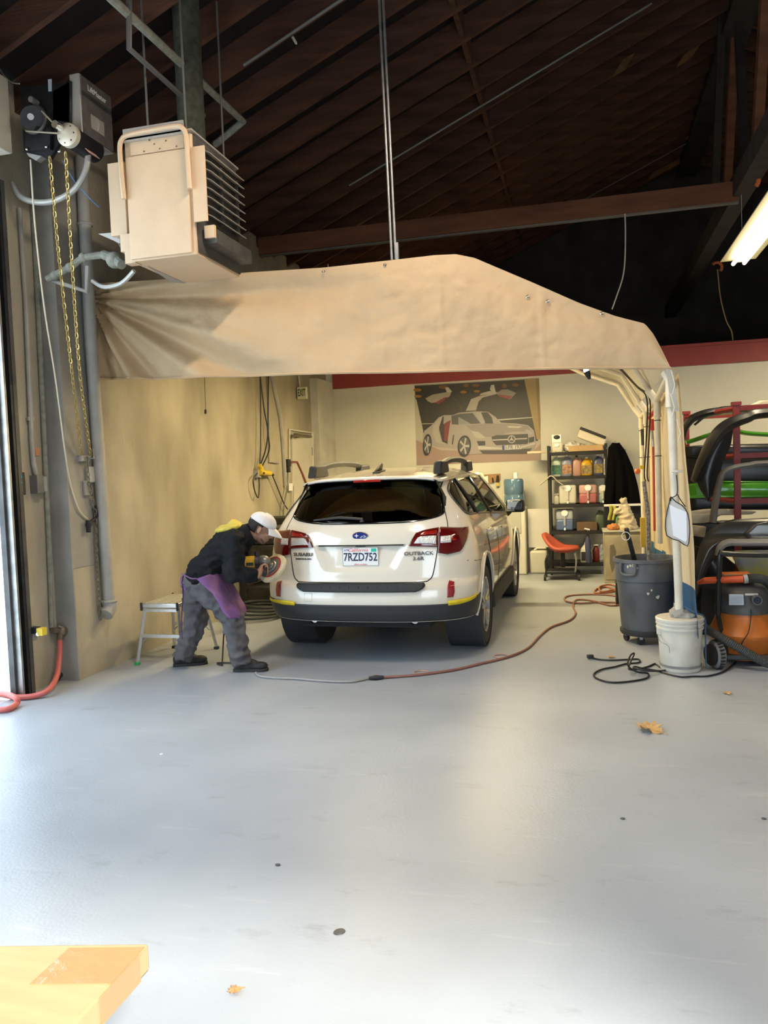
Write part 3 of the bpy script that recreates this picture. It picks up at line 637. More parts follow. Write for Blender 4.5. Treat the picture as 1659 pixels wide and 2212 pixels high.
# eyes, brows, beard shadow, hair, cap
ew = mat('eye_white', (.6,.57,.52), .3); hd = MB()
for s in (-1, 1):
    MB().sphere(hp(.076,s*.034,.008), .0095, 10, 8).build('eye', ew, per); MB().tube([hp(.082,s*.018,.024), hp(.083,s*.036,.028), hp(.072,s*.052,.022)], .0045, 6).build('eyebrow', hair_m, per)
MB().tube(curve_pts([hp(.030,-.058,-.066), hp(.062,-.036,-.088), hp(.078,0,-.098), hp(.062,.036,-.088), hp(.030,.058,-.066)], 4), .007, 8).build('beard', mat('stubble', (.13,.075,.055), .8), per)
hs = MB(); hs.sphere(hp(-.020,0,.022), (.101,.082,.098), 28, 20, Hm); keep = []
for f in hs.f:
    c = sum((V(hs.v[i]) for i in f), V())/len(f)-HC; a, b, z = c.dot(fd), c.dot(sd), c.dot(ud)
    if (a < -.035 and z > -.085) or (a < .012 and z > .018) or (a < .03 and z > .03): keep.append(f)
hs.f = keep; hs.mi = [0]*len(keep); hs.build('hair', hair_m, per, solid=.008)
cp = MB(); cb = hp(-.012,0,.040)
def capf(u, v):
    an = 2*PI*u; ph = (PI/2)*v; rr = math.cos(ph)**.8; z = math.sin(ph)*.088
    return cb+fd*(math.cos(an)*.112*rr)+sd*(math.sin(an)*.090*rr)+ud*(z+.006*math.cos(an)-(.012*math.cos(an) if v == 0 else 0))-fd*(.010*v)
cp.grid(capf, 36, 10); co_ = cp.build('cap', cap_m, per, solid=.005, smooth=60)
MB().grid(lambda u, v: cb+fd*(.106*math.cos((u-.5)*2.0)+.092*v*math.cos((u-.5)*2.6))+sd*(.090*math.sin((u-.5)*2.0))+ud*(.010-.016*v-.030*v*v-.016*(2*u-1)**2), 18, 8).build('cap_brim', cap_m, co_, solid=.004, smooth=60)
MB().sphere(cb+ud*.089-fd*.010, .007, 8, 6).build('cap_button', cap_m, co_)
for k in range(6):
    an = PI/6+PI*k/3; MB().tube([capf((an/(2*PI)) % 1, v)+(capf((an/(2*PI)) % 1, v)-cb)*.03 for v in (.02,.25,.5,.75,.95)], .0022, 5).build('cap_seam', cap_m, co_)
# jacket
jk = MB()
jk.tube([mp(428,1256),mp(440,1238),mp(456,1218),mp(480,1191),mp(503,1170),mp(522,1160),mp(534,1153)], [.168,.195,.200,.205,.205,.165,.105], 20, flat=.66)
jk.sphere(mp(446,1226,0), (.15,.15,.12), 14, 10)
for S, E_, W_, n_ in ((RS, RE, RW, -1), (LS, LE, LW, 1)):
    jk.sphere(S, .090, 14, 10); jk.tube([S, lerp(S, E_, .5)+pn*n_*.012, E_], [.088,.082,.074], 14); jk.sphere(E_, .076, 12, 8); jk.tube([E_, lerp(E_, W_, .5), lerp(E_, W_, .93)], [.074,.062,.046], 14)
organic(jk, 'jacket', jacket_m, per, .012, 7, .5, disp=.024, dscale=9)
MB().tube([mp(527,1160), mp(537,1154), mp(546,1150)], [.100,.085,.078], 18, caps=False).build('collar', jacket_m, per, solid=.012)
hm = MB(); hm.sphere(mp(495,1141,0), (.115,.13,.034), 18, 12, Matrix.Rotation(-.12, 3, pn)); hm.sphere(mp(506,1132,0), (.05,.09,.036), 12, 8); hm.sphere(mp(479,1144,0), (.035,.10,.028), 12, 8)
organic(hm, 'hood', hood_m, per, .009, 4, .5, disp=.012, dscale=12)
# trousers
tr = MB(); tr.tube([mp(438,1244), mp(431,1256), mp(428,1268)], [.155,.165,.165], 18, flat=.8)
tr.tube([RH, lerp(RH, RK, .5), RK, lerp(RK, RA, .55), RA-(RK-RA)*.12], [.120,.108,.090,.082,.076], 16); tr.tube([LH, lerp(LH, LK, .5), LK, lerp(LK, LA, .55), LA-(LK-LA)*.12], [.120,.106,.090,.082,.076], 16)
organic(tr, 'trousers', pants_m, per, .012, 6, .5, disp=.028, dscale=9, noise_seed=3)
# apron, its string and hanging tie
A_ = [(597,790),(640,830),(690,875),(740,920),(785,985),(830,1080),(890,1145)]; B_ = [(790,722),(850,820),(900,900),(950,1000),(985,1060),(1000,1110),(990,1145)]
def q2(p, off): return mp(280+p[0]/4.1475, 1060+p[1]/4.1475, off)
def apf(u, v):
    i = v*6; k = min(int(i), 5); t = i-k; a = (lerp(A_[k][0], A_[k+1][0], t), lerp(A_[k][1], A_[k+1][1], t)); b = (lerp(B_[k][0], B_[k+1][0], t), lerp(B_[k][1], B_[k+1][1], t))
    n_ = noise.noise(V((u*3, v*6, 1)))*.010
    oa = lerp(-.245, -.255, v); return q2((lerp(a[0], b[0], u), lerp(a[1], b[1], u)), lerp(oa, lerp(-.10, -.15, v), u**1.9)+n_)
MB().grid(apf, 14, 24).build('apron', apron_m, per, solid=.005, smooth=60)
MB().grid(lambda u, v: q2((lerp(790,760,u*0)+lerp(0,0,v), 0), 0) if False else lerp(apf(1, v), apf(1, v)+pn*lerp(.16,.20,v)+rh*.01, u), 6, 24).build('apron_front', apron_m, per, solid=.005, smooth=60)
MB().tube(curve_pts([q2((470,742),-.10), q2((520,772),-.17), q2((560,788),-.20), q2((600,786),-.21)], 4), .005, 6).build('apron_string', apron_m, per)
MB().tube(curve_pts([q2((482,745),-.06), q2((470,830),-.08), q2((480,920),-.08), q2((470,1050),-.07), q2((466,1180),-.07), q2((470,1330),-.08)], 5), .009, 8, flat=.35).build('apron_tie', apron_m, per)
MB().tube(curve_pts([q2((482,745),-.07), q2((455,800),-.09), q2((470,850),-.09), q2((490,800),-.08), q2((500,890),-.09)], 5), .008, 8, flat=.4).build('apron_bow', apron_m, per)
# shoes
def shoe(hx, tx):
    a, b = V((hx.x, hx.y, 0)), V((tx.x, tx.y, 0)); d_ = (b-a).normalized(); L_ = .285; b = a+d_*L_; s_ = V((-d_.y, d_.x, 0)); R_ = Matrix((d_, s_, UZ)).transposed()
    q = MB(); q.sphere(a+d_*.045+UZ*.055, (.046,.038,.062), 14, 10, R_); q.sphere(a+d_*.13+UZ*.05, (.09,.042,.052), 14, 10, R_); q.sphere(a+d_*.215+UZ*.042, (.072,.048,.036), 14, 10, R_)
    q.tube([a+d_*.055+UZ*.06, a+d_*.052+UZ*.125], [.040,.043], 14); q.tube([a+d_*.07+UZ*.10, a+d_*.16+UZ*.075], [.030,.022], 10)
    so = organic(q, 'shoe', shoe_m, per, .007, 4, .5, clipz=.02)
    sl = MB(); out = []
    for t, w in ((0,.026),(.03,.036),(.10,.036),(.17,.042),(.22,.048),(.26,.040),(.287,.018)): out.append((t, w))
    P = [a+d_*t+s_*w for t, w in out]+[a+d_*t-s_*w for t, w in out[::-1]]
    sl.prism([p+UZ*.0 for p in P], (0,0,.024)); sl.build('sole', sole_m, so, bevel=.004)
    for k in range(4): MB().tube([a+d_*(.10+.022*k)+UZ*(.104-.008*k)-s_*.022, a+d_*(.105+.022*k)+UZ*(.110-.008*k), a+d_*(.10+.022*k)+UZ*(.104-.008*k)+s_*.022], .004, 6).build('lace', sole_m, so)
shoe(at(505,1450,Z=0), at(580,1449,Z=0)); shoe(at(374,1440,Z=0), at(441,1434,Z=0))
# ------------------------------------------------------------------ polisher
yel = mat('yellow_tool_plastic', (.62,.36,.03), .35, var=.15, vscale=20); toolgray = mat('cast_gray_metal', (.22,.22,.20), .4, .6); toolblk = mat('tool_black', (.02,.02,.02), .5)
pol = thing('polisher', 'yellow and grey rotary polisher with cream wool pad held against the car', 'power tool', PC)
MB().lathe([(.0,.0),(.118,.004),(.134,.022),(.130,.042),(.10,.050),(.0,.050)], PC-NP*.012, 36, NP, cap0=False, cap1=False).build('wool_pad', mat('cream_wool', (.72,.62,.42), .95, bump=.8, bscale=120), pol)
MB().lathe([(.0,.040),(.100,.040),(.100,.050),(.0,.052)], PC-NP*.010, 32, NP, cap0=False, cap1=False).build('backing_ring', mat('dull_red_plate', (.35,.045,.04), .6), pol)
MB().lathe([(.0,.052),(.082,.052),(.080,.058),(.055,.060),(.050,.066),(.030,.068),(.026,.075),(.018,.078),(.016,.11),(.0,.11)], PC-NP*.012, 28, NP, cap0=False, cap1=False).build('backing_plate', toolgray, pol)
q = MB(); q.sphere(GH-rh*.01, (.062,.052,.050), 18, 12); q.tube([GH-NP*.035, GH+NP*.02], [.034,.046], 16); organic(q, 'gear_head', toolgray, pol, .006, 3)
MB().tube([GH-rh*.045, GH-rh*.075], [.050,.056], 18).build('gear_collar', toolblk, pol)
q = MB(); q.tube([GH-rh*.075, GH-rh*.15+UZ*.004, GH-rh*.205], [.046,.044,.040], 18).build('motor_housing', yel, pol, bevel=.004)
MB().tube([GH-rh*.205, LG-rh*.08], [.034,.026], 14).build('rear_grip', yel, pol)
MB().box(GH-rh*.115-UZ*.014-vd*.043, (.055,.006,.026), (0,0,YAW)).build('rating_label', toolblk, pol)
MB().tube([GH+(HG-GH)*.25, HG+HA*.055], [.017,.019], 12).build('side_handle', toolblk, pol)
MB().tube([GH-rh*.055+UZ*.03, GH-rh*.06+UZ*.085], [.026,.020], 10).build('handle_boss', toolblk, pol)
MB().tube(curve_pts([LG-rh*.08, mp(498,1245,.20), mp(503,1262,.20), mp(506,1290,.21), mp(500,1330,.22), V((-3.03,6.15,.30)), V((-3.02,6.05,.02)), V((-2.98,5.96,.010)), at(470,1432,Z=.01), at(505,1432,Z=.01)], 8), .007, 6).build('power_cord', mat('dark_cord', (.03,.028,.025), .6), pol)
# ------------------------------------------------------------------ aluminium step stool
alu = mat('brushed_aluminium', (.62,.61,.58), .32, .85, var=.08, vscale=30); blkp = mat('black_plastic', (.02,.02,.022), .5)
x0, x1 = at(306,1310,Y=5.97).x, at(383,1308,Y=5.97).x; zt = at(345,1304,Y=5.97).z; xm = (x0+x1)/2; W2 = (x1-x0)/2
st = thing('step_stool', 'aluminium folding step stool with ribbed platform by the concrete wall', 'step stool', (xm, 6.2, 0))
pf = MB().b2((xm-W2,5.97,zt-.040), (xm+W2,6.50,zt)).build('platform', alu, st, bevel=.006)
for k in range(7): MB().b2((xm-W2*.86+W2*1.72*k/6.9,5.985,zt), (xm-W2*.86+W2*1.72*k/6.9+.012,6.485,zt+.004)).build('tread_rib', alu, pf)
for yy in (5.965, 6.505):
    for s in (-1, 1):
        MB().box((xm+s*W2,yy,zt-.026), (.016,.022,.07)).build('corner_cap', blkp, st, bevel=.004)
for yy, yf, nm in ((6.0,5.93,'front'), (6.46,6.56,'rear')):
    for s in (-1, 1):
        a, b = V((xm+s*(W2-.012), yy, zt-.04)), V((xm+s*(W2+.045), yf, .02)); MB().tube([a, b], .0165, 4).build('leg', alu, st)
        MB().box((b.x,b.y,.012), (.04,.04,.024)).build('foot_pad', mat('green_foot', (.02,.38,.10), .5) if (s < 0 and nm == 'front') else blkp, st, bevel=.004)
    zz = zt*.47; t = (zt-.04-zz)/(zt-.06); xx = W2-.012+.057*t; yr = lerp(yy, yf, t); MB().b2((xm-xx,yr-.012,zz-.014), (xm+xx,yr+.012,zz+.014)).build('rung', alu, st)
    MB().b2((xm-W2+.02,yy-.012,zt-.075), (xm+W2-.02,yy+.012,zt-.05)).build('top_rung', alu, st)
    for s in (-1, 1): MB().tube([(xm+s*(xx-.01),yr,zz-.06), (xm+s*(xx-.06),yr,zz-.01)], .006, 6).build('brace', steel_gal, st)
# ================================================================== CANOPY (tarp tent) with PVC frame
tarp_m = mat('tan_tarp', (.54,.38,.215), .62, var=.10, vscale=2.2, bump=.9, bscale=7, detail=8)
tarp_in = mat('white_tarp_lining', (.48,.45,.38), .7, var=.12, vscale=3, bump=.3, bscale=10)
tarp_side = mat('cream_side_cloth', (.58,.48,.32), .75, var=.2, vscale=2.5, bump=.3, bscale=12, stretch=(1,3,.3)); tarp_blue = mat('blue_cloth_hem', (.01,.08,.20), .7, var=.2, vscale=6)
pvc = mat('white_pvc', (.72,.66,.54), .4, var=.1, vscale=8); zip_m = mat('black_zip_tie', (.015,.015,.015), .5)
def ty(x): return lerp(5.90, 6.05, (x+3.95)/4.6)
def tpt(p):
    q = at(*p, Y=5.98)
    for _ in range(3): q = at(*p, Y=ty(q.x))
    return q
TT = [tpt(p) for p in ((203,612),(300,607),(430,598),(540,588),(700,578),(853,561),(940,551),(985,549),(1025,557),(1060,572),(1150,610),(1250,654),(1330,683),(1393,699),(1412,722),(1432,760),(1449,796))]
TB = [tpt(p) for p in ((209,819),(400,818),(560,811),(700,808),(880,804),(1000,801),(1200,797),(1330,796),(1450,797))]
Ttop = [(p.x, p.z) for p in TT]; Tbot = [(p.x, p.z) for p in TB]; XA, XB = TT[0].x, TT[-1].x
cano = thing('tarp_canopy', 'tan tarp canopy on white plastic pipe legs sheltering the car bay', 'canopy', (.62, 6.06, 0))
def fold(x, z):
    # pull lines fanning out of the upper left corner, shallow sag further right
    dx, dz = x-XA+.05, 3.12-z; an = math.atan2(dz, max(dx, .01)); r_ = math.hypot(dx, dz)
    a = .055*math.exp(-((r_-1.0)/1.1)**2)*(math.sin(an*15+.6)+.5*math.sin(an*27+1))
    b = .030*math.sin(x*2.1+z*4.2)*math.exp(-((x+1.9)/1.1)**2)+.022*noise.noise(V((x*2.2, z*3.2, 1)))+.016*(.5-abs(noise.noise(V((x*4.5+z*2, z*6-x, 4)))))+.010*(.4-abs(noise.noise(V((x*9, z*11, 7)))))
    c = -.012*math.exp(-((x+1.75)/.012)**2)-.012*math.exp(-((x+1.03)/.012)**2)-.012*math.exp(-((x+.28)/.012)**2)-.012*math.exp(-((x-.33)/.012)**2)
    return a+b+c*.7
def valf(u, v):
    x = lerp(XA, XB, u); zt_, zb = interp(x, Ttop), interp(x, Tbot); z = lerp(max(zt_, zb+.004), zb, v); e = min(1, 6*v)*min(1, 8*(1-u))
    return V((x, ty(x)+fold(x, z)*e-.02*math.sin(PI*v), z))
MB().grid(valf, 230, 50).build('front_valance', tarp_m, cano, smooth=80)
MB().tube([valf(u/60, 1)+V((0,-.004,.006)) for u in range(61)], .012, 6, flat=1.).build('hem', tarp_m, cano)
YE = 10.3
def roofc(u, v):
    x = lerp(XA, XB, u); y = lerp(ty(x), YE, v); sag = .05*math.sin(PI*((v*3) % 1))*math.sin(PI*min(1, u*1.1)); return V((x, y, max(interp(x, Ttop), interp(XB, Tbot))-sag-.0))
MB().grid(roofc, 60, 40).build('roof_sheet', tarp_in, cano, smooth=60)
SX = XB+.035
def sidef(u, v):
    y = lerp(6.07, YE, u); z = lerp(2.20, .62, v); k = .025*math.sin(y*5.3+z)+.02*noise.noise(V((y*2, z*1.5, 2))); return V((interp(y, [(6.07,SX), (7.75,at(1422,1000,Y=7.75).x+.04), (10.2,at(1387,1000,Y=10.2).x+.04)])+.02+.06*v*(1-u)+k*min(1, 4*v), y, z))
MB().grid(sidef, 60, 24).build('side_sheet', tarp_side, cano, smooth=60)
MB().grid(lambda u, v: V((sidef(u, 1).x+.004*math.sin(u*30)+.02*v, sidef(u, 1).y, lerp(.64, .26, v))), 60, 8).build('side_hem', tarp_blue, cano, smooth=60)
# legs and rails
ltop = V((.617, 6.10, 2.16)); _b = at(1475,1456,Z=0); lfoot = V((_b.x, _b.y+.145, .50))
MB().tube([lfoot-V((0,0,.10)), ltop], .030, 14).build('leg', pvc, cano)
MB().tube([ltop-V((0,0,.20)), ltop, ltop+V((-.03,.03,.06))], .036, 12).build('elbow', pvc, cano)
MB().prism([at(*p, Y=6.035) for p in ((1438,797),(1452,799),(1461,846),(1466,888),(1452,890),(1446,850))], (0,.004,0)).build('corner_flap', tarp_in, cano)
for yy, zb, px_ in ((7.75,.80,1422), (9.1,.02,1398), (10.2,.02,1387)):
    LX = at(px_,1000,Y=yy).x
    MB().tube([(LX, yy, zb), (LX, yy, 2.10)], .026, 12).build('leg', pvc, cano)
    MB().tube([(LX, yy, 1.98), (LX, yy, 2.12), (LX-.08, yy, 2.24)], .034, 12).build('elbow', pvc, cano)
    for zz in (1.62, 1.95): MB().torus((LX, yy, zz), .030, .004, (0,0,1), 14, 6).build('zip_tie', zip_m, cano)
    MB().tube([V((x, yy, interp(x, Ttop)-.05)) for x in (LX-.06, XB-.2, -.0, -.5, -.92, -1.6, -2.6, -3.7)], .024, 10).build('bow', pvc, cano)
MB().tube([(.60, 6.12, 2.17), (at(1422,1000,Y=7.75).x, 7.75, 2.14), (at(1387,1000,Y=10.2).x, 10.25, 2.12)], .026, 12).build('eave_rail', pvc, cano)
MB().tube([(-.92, 6.1, interp(-.92, Ttop)-.05), (-.92, YE, interp(-.92, Ttop)-.05)], .024, 12).build('ridge_rail', pvc, cano)
MB().tube(curve_pts([V((XA+.03,6.0,3.02)), V((XA+.03,7.8,2.98)), V((XA+.03,10.2,3.02))], 5), .012, 8).build('wall_rope', pvc, cano)
for p in ((1450,800),(1449,850),(1462,905)): MB().tube([at(*p, Y=5.99), at(p[0]+8, p[1]+30, Y=5.98), at(p[0]+3, p[1]+52, Y=5.99)], .004, 6).build('tie_cord', pvc, cano)
MB().torus(at(1463, 1018, Y=6.12), .030, .010, (0,0,1), 16, 8).build('clear_wrap', mat('clear_film', (.7,.68,.65), .2, alpha=.6), cano)
for p in ((832,570),(1140,638),(1183,648),(1300,674),(700,584)): MB().torus(tpt(p)-V((0,.014,.012)), .010, .003, (0,1,0), 10, 5).build('grommet', chrome, cano)
# pouch with paper hung on the leg
po_ = thing('document_pouch', 'clear document pouch with white paper hanging from the canopy leg', 'pouch', at(1460,1150,Y=5.97))
PO = [(1449,1073),(1460,1084),(1474,1092),(1486,1110),(1490,1140),(1489,1160),(1485,1180),(1466,1168),(1440,1157),(1438,1120),(1446,1085)]
MB().prism([at(*p, Y=5.975) for p in PO], (0,.006,0)).build('sleeve', mat('frosted_sleeve', (.60,.56,.50), .3, alpha=.9), po_)
MB().prism([at(*p, Y=5.969) for p in ((1446,1089),(1458,1096),(1483,1106),(1484,1166),(1481,1171),(1454,1157))], (0,.004,0)).build('paper', mat('white_paper', (.85,.87,.92), .5), po_)
MB().tube(curve_pts([at(*p, Y=5.97) for p in PO], 2, True), .004, 6, closed=True).build('black_edging', zip_m, po_)
MB().tube(curve_pts([at(*p, Y=5.975) for p in ((1461,1026),(1463,1045),(1462,1068),(1450,1076),(1449,1082))], 4), .004, 6).build('cord', zip_m, po_)
MB().tube(curve_pts([at(*p, Y=5.973) for p in ((1462,1066),(1470,1080),(1481,1095))], 4), .004, 6).build('cord', zip_m, po_)
# hanger pole from the roof to the canopy
hg = thing('hanger_rods', 'pair of thin steel rods hanging from the rafters to the canopy', 'rods', (-1.4,6.0,3.2))
b_ = at(851,562,Y=6.0); b_.z = interp(b_.x, Ttop)+.005; 
for dx in (-.016, .016): MB().tube([b_+V((dx,0,0)), V((b_.x+dx-.03, 6.0, roofz(b_.x))) ], .010, 8).build('rod', steel_gal, hg)
MB().box(b_+V((.03,0,.06)), (.02,.03,.13)).build('clip', steel_gal, hg)

# ================================================================== UNIT HEATER
h_cream = mat('cream_enamel', (.66,.48,.31), .45, var=.06, vscale=5); h_dark = mat('dark_sheet_metal', (.10,.095,.085), .55, .3, var=.3, vscale=9); h_gray = mat('pale_gray_sheet', (.40,.37,.33), .5, .2)  # h_dark is a dark, noise-varied sheet metal colour
HX0, HX1, HY0, HY1, HZ0, HZ1 = -3.05, -2.54, 5.0, 5.70, 3.11, 3.93
ht = thing('unit_heater', 'cream gas unit heater with dark louvres hanging above the tarp', 'heater', ((HX0+HX1)/2, HY0, HZ0))
MB().b2((HX0,HY0+.01,HZ0), (HX1,HY1,HZ1)).build('cabinet', h_cream, ht, bevel=.006)
def hq(px_, py_, dy=0.): return at(px_, py_, Y=HY0-dy)
a, b, c, d_ = hq(273,341), hq(394,322), hq(412,543), hq(283,560)
MB().b2((HX0+.01,HY0-.008,HZ0+.012), (HX1-.03,HY0+.01,hq(330,332).z)).build('front_panel', h_cream, ht, bevel=.004)
MB().b2((HX0+.05,HY0-.004,hq(330,332).z+.008), (HX1-.05,HY0+.01,hq(330,298).z)).build('upper_panel', h_cream, ht, bevel=.003)
for p in ((322,303),(333,311),(345,321),(358,304),(381,316),(311,327)): MB().cyl(hq(*p, .010), hq(*p, .0), .005, seg=8).build('screw', h_dark, ht)
MB().tube(curve_pts([hq(*p, .03) for p in ((268,430),(263,380),(259,325),(262,304),(277,292),(330,281),(380,273),(395,278),(402,296),(406,350),(410,408))], 5), .017, 8).build('trim_tube', h_cream, ht)
MB().b2((HX0+.02,HY0-.02,HZ1), (HX1+.02,HY1+.03,HZ1+.012)).build('top_flange', h_gray, ht)
MB().box((HX0+.24,HY0-.014,HZ1+.03), (.46,.012,.09)).build('top_lip', h_gray, ht)
MB().b2((HX0-.17,HY0+.05,hq(240,505).z), (HX0-.04,HY0+.09,hq(240,345).z)).build('fan_shroud', h_cream, ht, bevel=.004)
MB().b2((HX0-.12,HY0+.08,HZ0+.1), (HX0+.01,HY1-.06,HZ1-.14)).build('fan_box', h_dark, ht)
MB().cyl((HX0-.28,HY0+.3,3.42), (HX0-.12,HY0+.3,3.42), .075, seg=20).build('fan_motor', h_cream, ht)
for k in range(3): MB().torus((HX0-.16-.03*k,HY0+.3,3.42), .22-.05*k, .004, (1,0,0), 28, 5).build('fan_guard', steel_gal, ht)
MB().box(hq(428,398)+V((.01,-.0,0)), (.10,.012,.50)).build('side_plate', h_cream, ht)
MB().b2((HX1,HY0+.06,HZ0+.26), (HX1+.015,HY1-.02,HZ1-.10)).build('louvre_backing', h_dark, ht)
for k in range(8):
    z = HZ0+.30+.062*k; q = MB(); q.box((HX1+.045,(HY0+.12+HY1)/2,z), (.075,HY1-HY0-.14,.006), (0,.5,0)); q.build('louvre', h_gray, ht)
MB().b2((HX1+.002,HY0+.03,HZ0+.02), (HX1+.010,HY1,HZ1-.01)).build('side_panel', h_dark, ht)
for yy in (HY0+.35, HY0+.62): MB().b2((HX1+.03,yy,HZ0+.28), (HX1+.05,yy+.02,HZ1-.12)).build('louvre_strap', h_dark, ht)
MB().box((HX1+.05,(HY0+.1+HY1)/2,HZ0+.14), (.12,HY1-HY0-.1,.10)).build('lower_duct', h_dark, ht, bevel=.004)
MB().box((HX1+.07,HY0+.09,HZ0+.165), (.075,.03,.085)).build('duct_end', h_cream, ht)
MB().prism([(HX0+.05,HY0+.15,HZ0), (HX0+.05,HY1,HZ0), (HX0-.02,HY0+.6,HZ0-.005)], (0,0,-.004)).build('bottom_plate', h_gray, ht)
MB().prism([hq(212,505,-.1), hq(272,500,-.1), hq(262,527,-.1)], (0,.05,.0)).build('drip_plate', h_gray, ht)
MB().b2((HX0-.08,HY0+.02,HZ0+.08), (HX0+.03,HY0+.10,HZ0+.20)).build('burner_box', h_cream, ht)
MB().b2((HX0-.05,HY0+.02,HZ0-.005), (HX0+.03,HY0+.10,HZ0+.08)).build('burner_foot', h_cream, ht)
MB().cyl((HX0+.26,HY0+.52,HZ1), (HX0+.26,HY0+.52,roofz(HX0+.26)+.2), .10, seg=24).build('flue', mat('dark_green_flue', (.055,.06,.042), .9, var=.4, vscale=20), ht)  # flue in a very dark green, noise-varied
for p in ((HX0+.16,HY0+.06), (HX1-.06,HY0+.06), (HX0+.1,HY1-.05), (HX1-.06,HY1-.05)): MB().cyl((p[0],p[1],HZ1), (p[0],p[1],roofz(p[0])+.1), .008, seg=8).build('hanger_rod', mat('dim_rod', (.13,.125,.115), .6, .3), ht)
q = MB(); pc = [hq(102,603,-.25), hq(150,578,-.25), hq(180,556,-.25), hq(226,550,-.25)]; q.tube(pc, .026, 10).build('gas_pipe', pipe_green, ht)
for p in ((151,578),(180,556),(226,551),(118,595)): MB().sphere(hq(*p, -.25), .036, 10, 8).build('pipe_fitting', pipe_green, ht)
q = MB(); q.tube([hq(226,551,-.25), hq(250,560,-.2), hq(263,572,-.15)], .035, 10); q.sphere(hq(247,562,-.2), .06, 12, 8); q.build('gas_valve', pipe_green, ht)
MB().tube(curve_pts([hq(200,607,-.25), hq(225,620,-.2), hq(262,612,-.15), hq(290,585,-.1)], 5), .016, 8).build('flex_conduit', mat('gray_flex', (.42,.41,.38), .5, .4), ht)
MB().tube([hq(105,603,-.3), hq(188,630,-.3), hq(190,575,-.3)], .020, 8).build('return_pipe', pipe_gray, ht)

# ================================================================== ROLLER DOOR on the left
hood_c = mat('beige_door_hood', (.45,.43,.36), .6, var=.12, vscale=3)
rd = thing('roller_door', 'beige coil hood and dark guide of the raised roller door', 'roller door', (-4.1,4.9,0))
MB().b2((-4.14,1.2,3.92), (-3.87,4.90,4.44)).build('coil_hood', hood_c, rd, bevel=.01)
MB().b2((-4.145,4.86,0), (-4.10,5.02,3.9)).build('guide_channel', mat('dark_guide_steel', (.10,.10,.10), .5, .5, var=.3, vscale=6), rd)
MB().b2((-4.10,4.885,0), (-4.055,4.905,3.86)).build('guide_flange', steel_gal, rd)
MB().b2((-4.10,4.94,0), (-4.05,4.965,3.86)).build('guide_flange', steel_blk, rd)
MB().b2((-4.12,4.985,0), (-4.06,5.025,3.8)).build('guide_angle', mat('dark_guide_steel', (.1,.1,.1)), rd)
op = thing('door_operator', 'black door motor unit with belt pulley beside the door hood', 'motor', at(100,260,Y=4.95))
OY = 4.96
def oq(x, y, dy=0.): return at(x, y, Y=OY-dy)
MB().prism([oq(*p) for p in ((44,188),(150,178),(152,268),(108,342),(52,330))], (0,.03,0)).build('back_plate', steel_blk, op)
MB().prism([oq(*p) for p in ((112,195),(152,172),(152,268),(112,262))], (0,.32,0)).build('gear_housing', steel_blk, op, bevel=.01)
MB().prism([oq(52,268,.03), oq(108,276,.03), oq(108,322,.03), oq(55,326,.03)], (0,.08,0)).build('lower_box', steel_blk, op)
MB().torus(oq(73,258,.05), .092, .012, (0,1,0), 32, 8).build('pulley', mat('pulley_gray', (.10,.10,.10), .4, .6), op)
MB().cyl(oq(73,258,.05), oq(73,258,.02), .088, seg=28).build('pulley_web', steel_blk, op)
MB().cyl(oq(66,252,.12), oq(68,254,.03), .022, seg=12).build('shaft_end', steel_gal, op)
MB().cyl(oq(66,214,.10), oq(80,222,.03), .020, seg=12).build('shaft_end', steel_gal, op)
mc = oq(141,288,.08); MB().cyl(mc+V((0,.05,0)), mc+V((0,.34,0)), .078, seg=24).build('motor_body', steel_blk, op)
mcap = MB().lathe([(.0,0),(.05,.0),(.080,.02),(.080,.06),(.0,.06)], mc, 24, (0,1,0), cap0=False, cap1=False).build('motor_cap', mat('motor_cap_cream', (.62,.56,.45), .4, .2), op)
for k in range(7): a = 2*PI*k/7; MB().sphere(mc+V((math.cos(a)*.055,.010,math.sin(a)*.055)), (.010,.006,.010), 8, 6).build('vent', steel_blk, mcap)
MB().cyl(mc+V((-.03,-.07,.04)), mc+V((-.03,.01,.04)), .026, seg=14).build('motor_pulley', chrome, op)
MB().tube([oq(90,240,.06), oq(128,279,.10)], .006, 6).build('belt', mat('belt_tan', (.35,.30,.22), .7), op); MB().tube([oq(56,283,.06), oq(126,288,.10)], .006, 6).build('belt', MATS['belt_tan'], op)
MB().box(mc+V((.055,.20,-.055)), (.10,.12,.004), (0,.8,0)).build('motor_label', mat('label_pink', (.62,.38,.32), .5), op)
cb_ = MB().b2((oq(150,200).x-.01,OY+.02,4.02), (oq(150,200).x+.07,OY+.40,4.44)); cb_.build('control_box', h_gray, op, bevel=.006)
xf = oq(150,200).x+.072; MB().b2((xf,OY+.03,4.03), (xf+.006,OY+.39,4.43)).build('box_cover', mat('dull_gray_cover', (.14,.13,.12), .5, .3, var=.2, vscale=15), op)
text_mesh('LiftMaster', .055, 'maker_name', plm, op, (xf+.008,OY+.21,4.37), (0,1,0), (0,0,1), .001)
MB().b2((xf+.006,OY+.12,4.10), (xf+.0075,OY+.28,4.20)).build('wiring_label', mat('label_gray', (.30,.28,.25), .6), op)
MB().prism([oq(104,172,.005), oq(112,171,.005), oq(112,197,.005), oq(105,198,.005)], (0,-.003,0)).build('sticker', mat('label_blue_gray', (.45,.48,.55), .5), op)
for p in ((58,322),(100,317),(128,327)): MB().sphere(oq(*p, .04), .011, 8, 6).build('bolt', chrome, op)
MB().prism([oq(57,330,.02), oq(90,337,.02), oq(78,347,.02), oq(62,338,.02)], (0,.05,0)).build('bracket', steel_gal, op)
MB().tube(curve_pts([oq(*p, -.15) for p in ((28,395),(45,425),(80,437),(120,433),(160,410),(185,370),(192,320),(195,270))], 6), .022, 10).build('flex_conduit', MATS['gray_flex'], op)
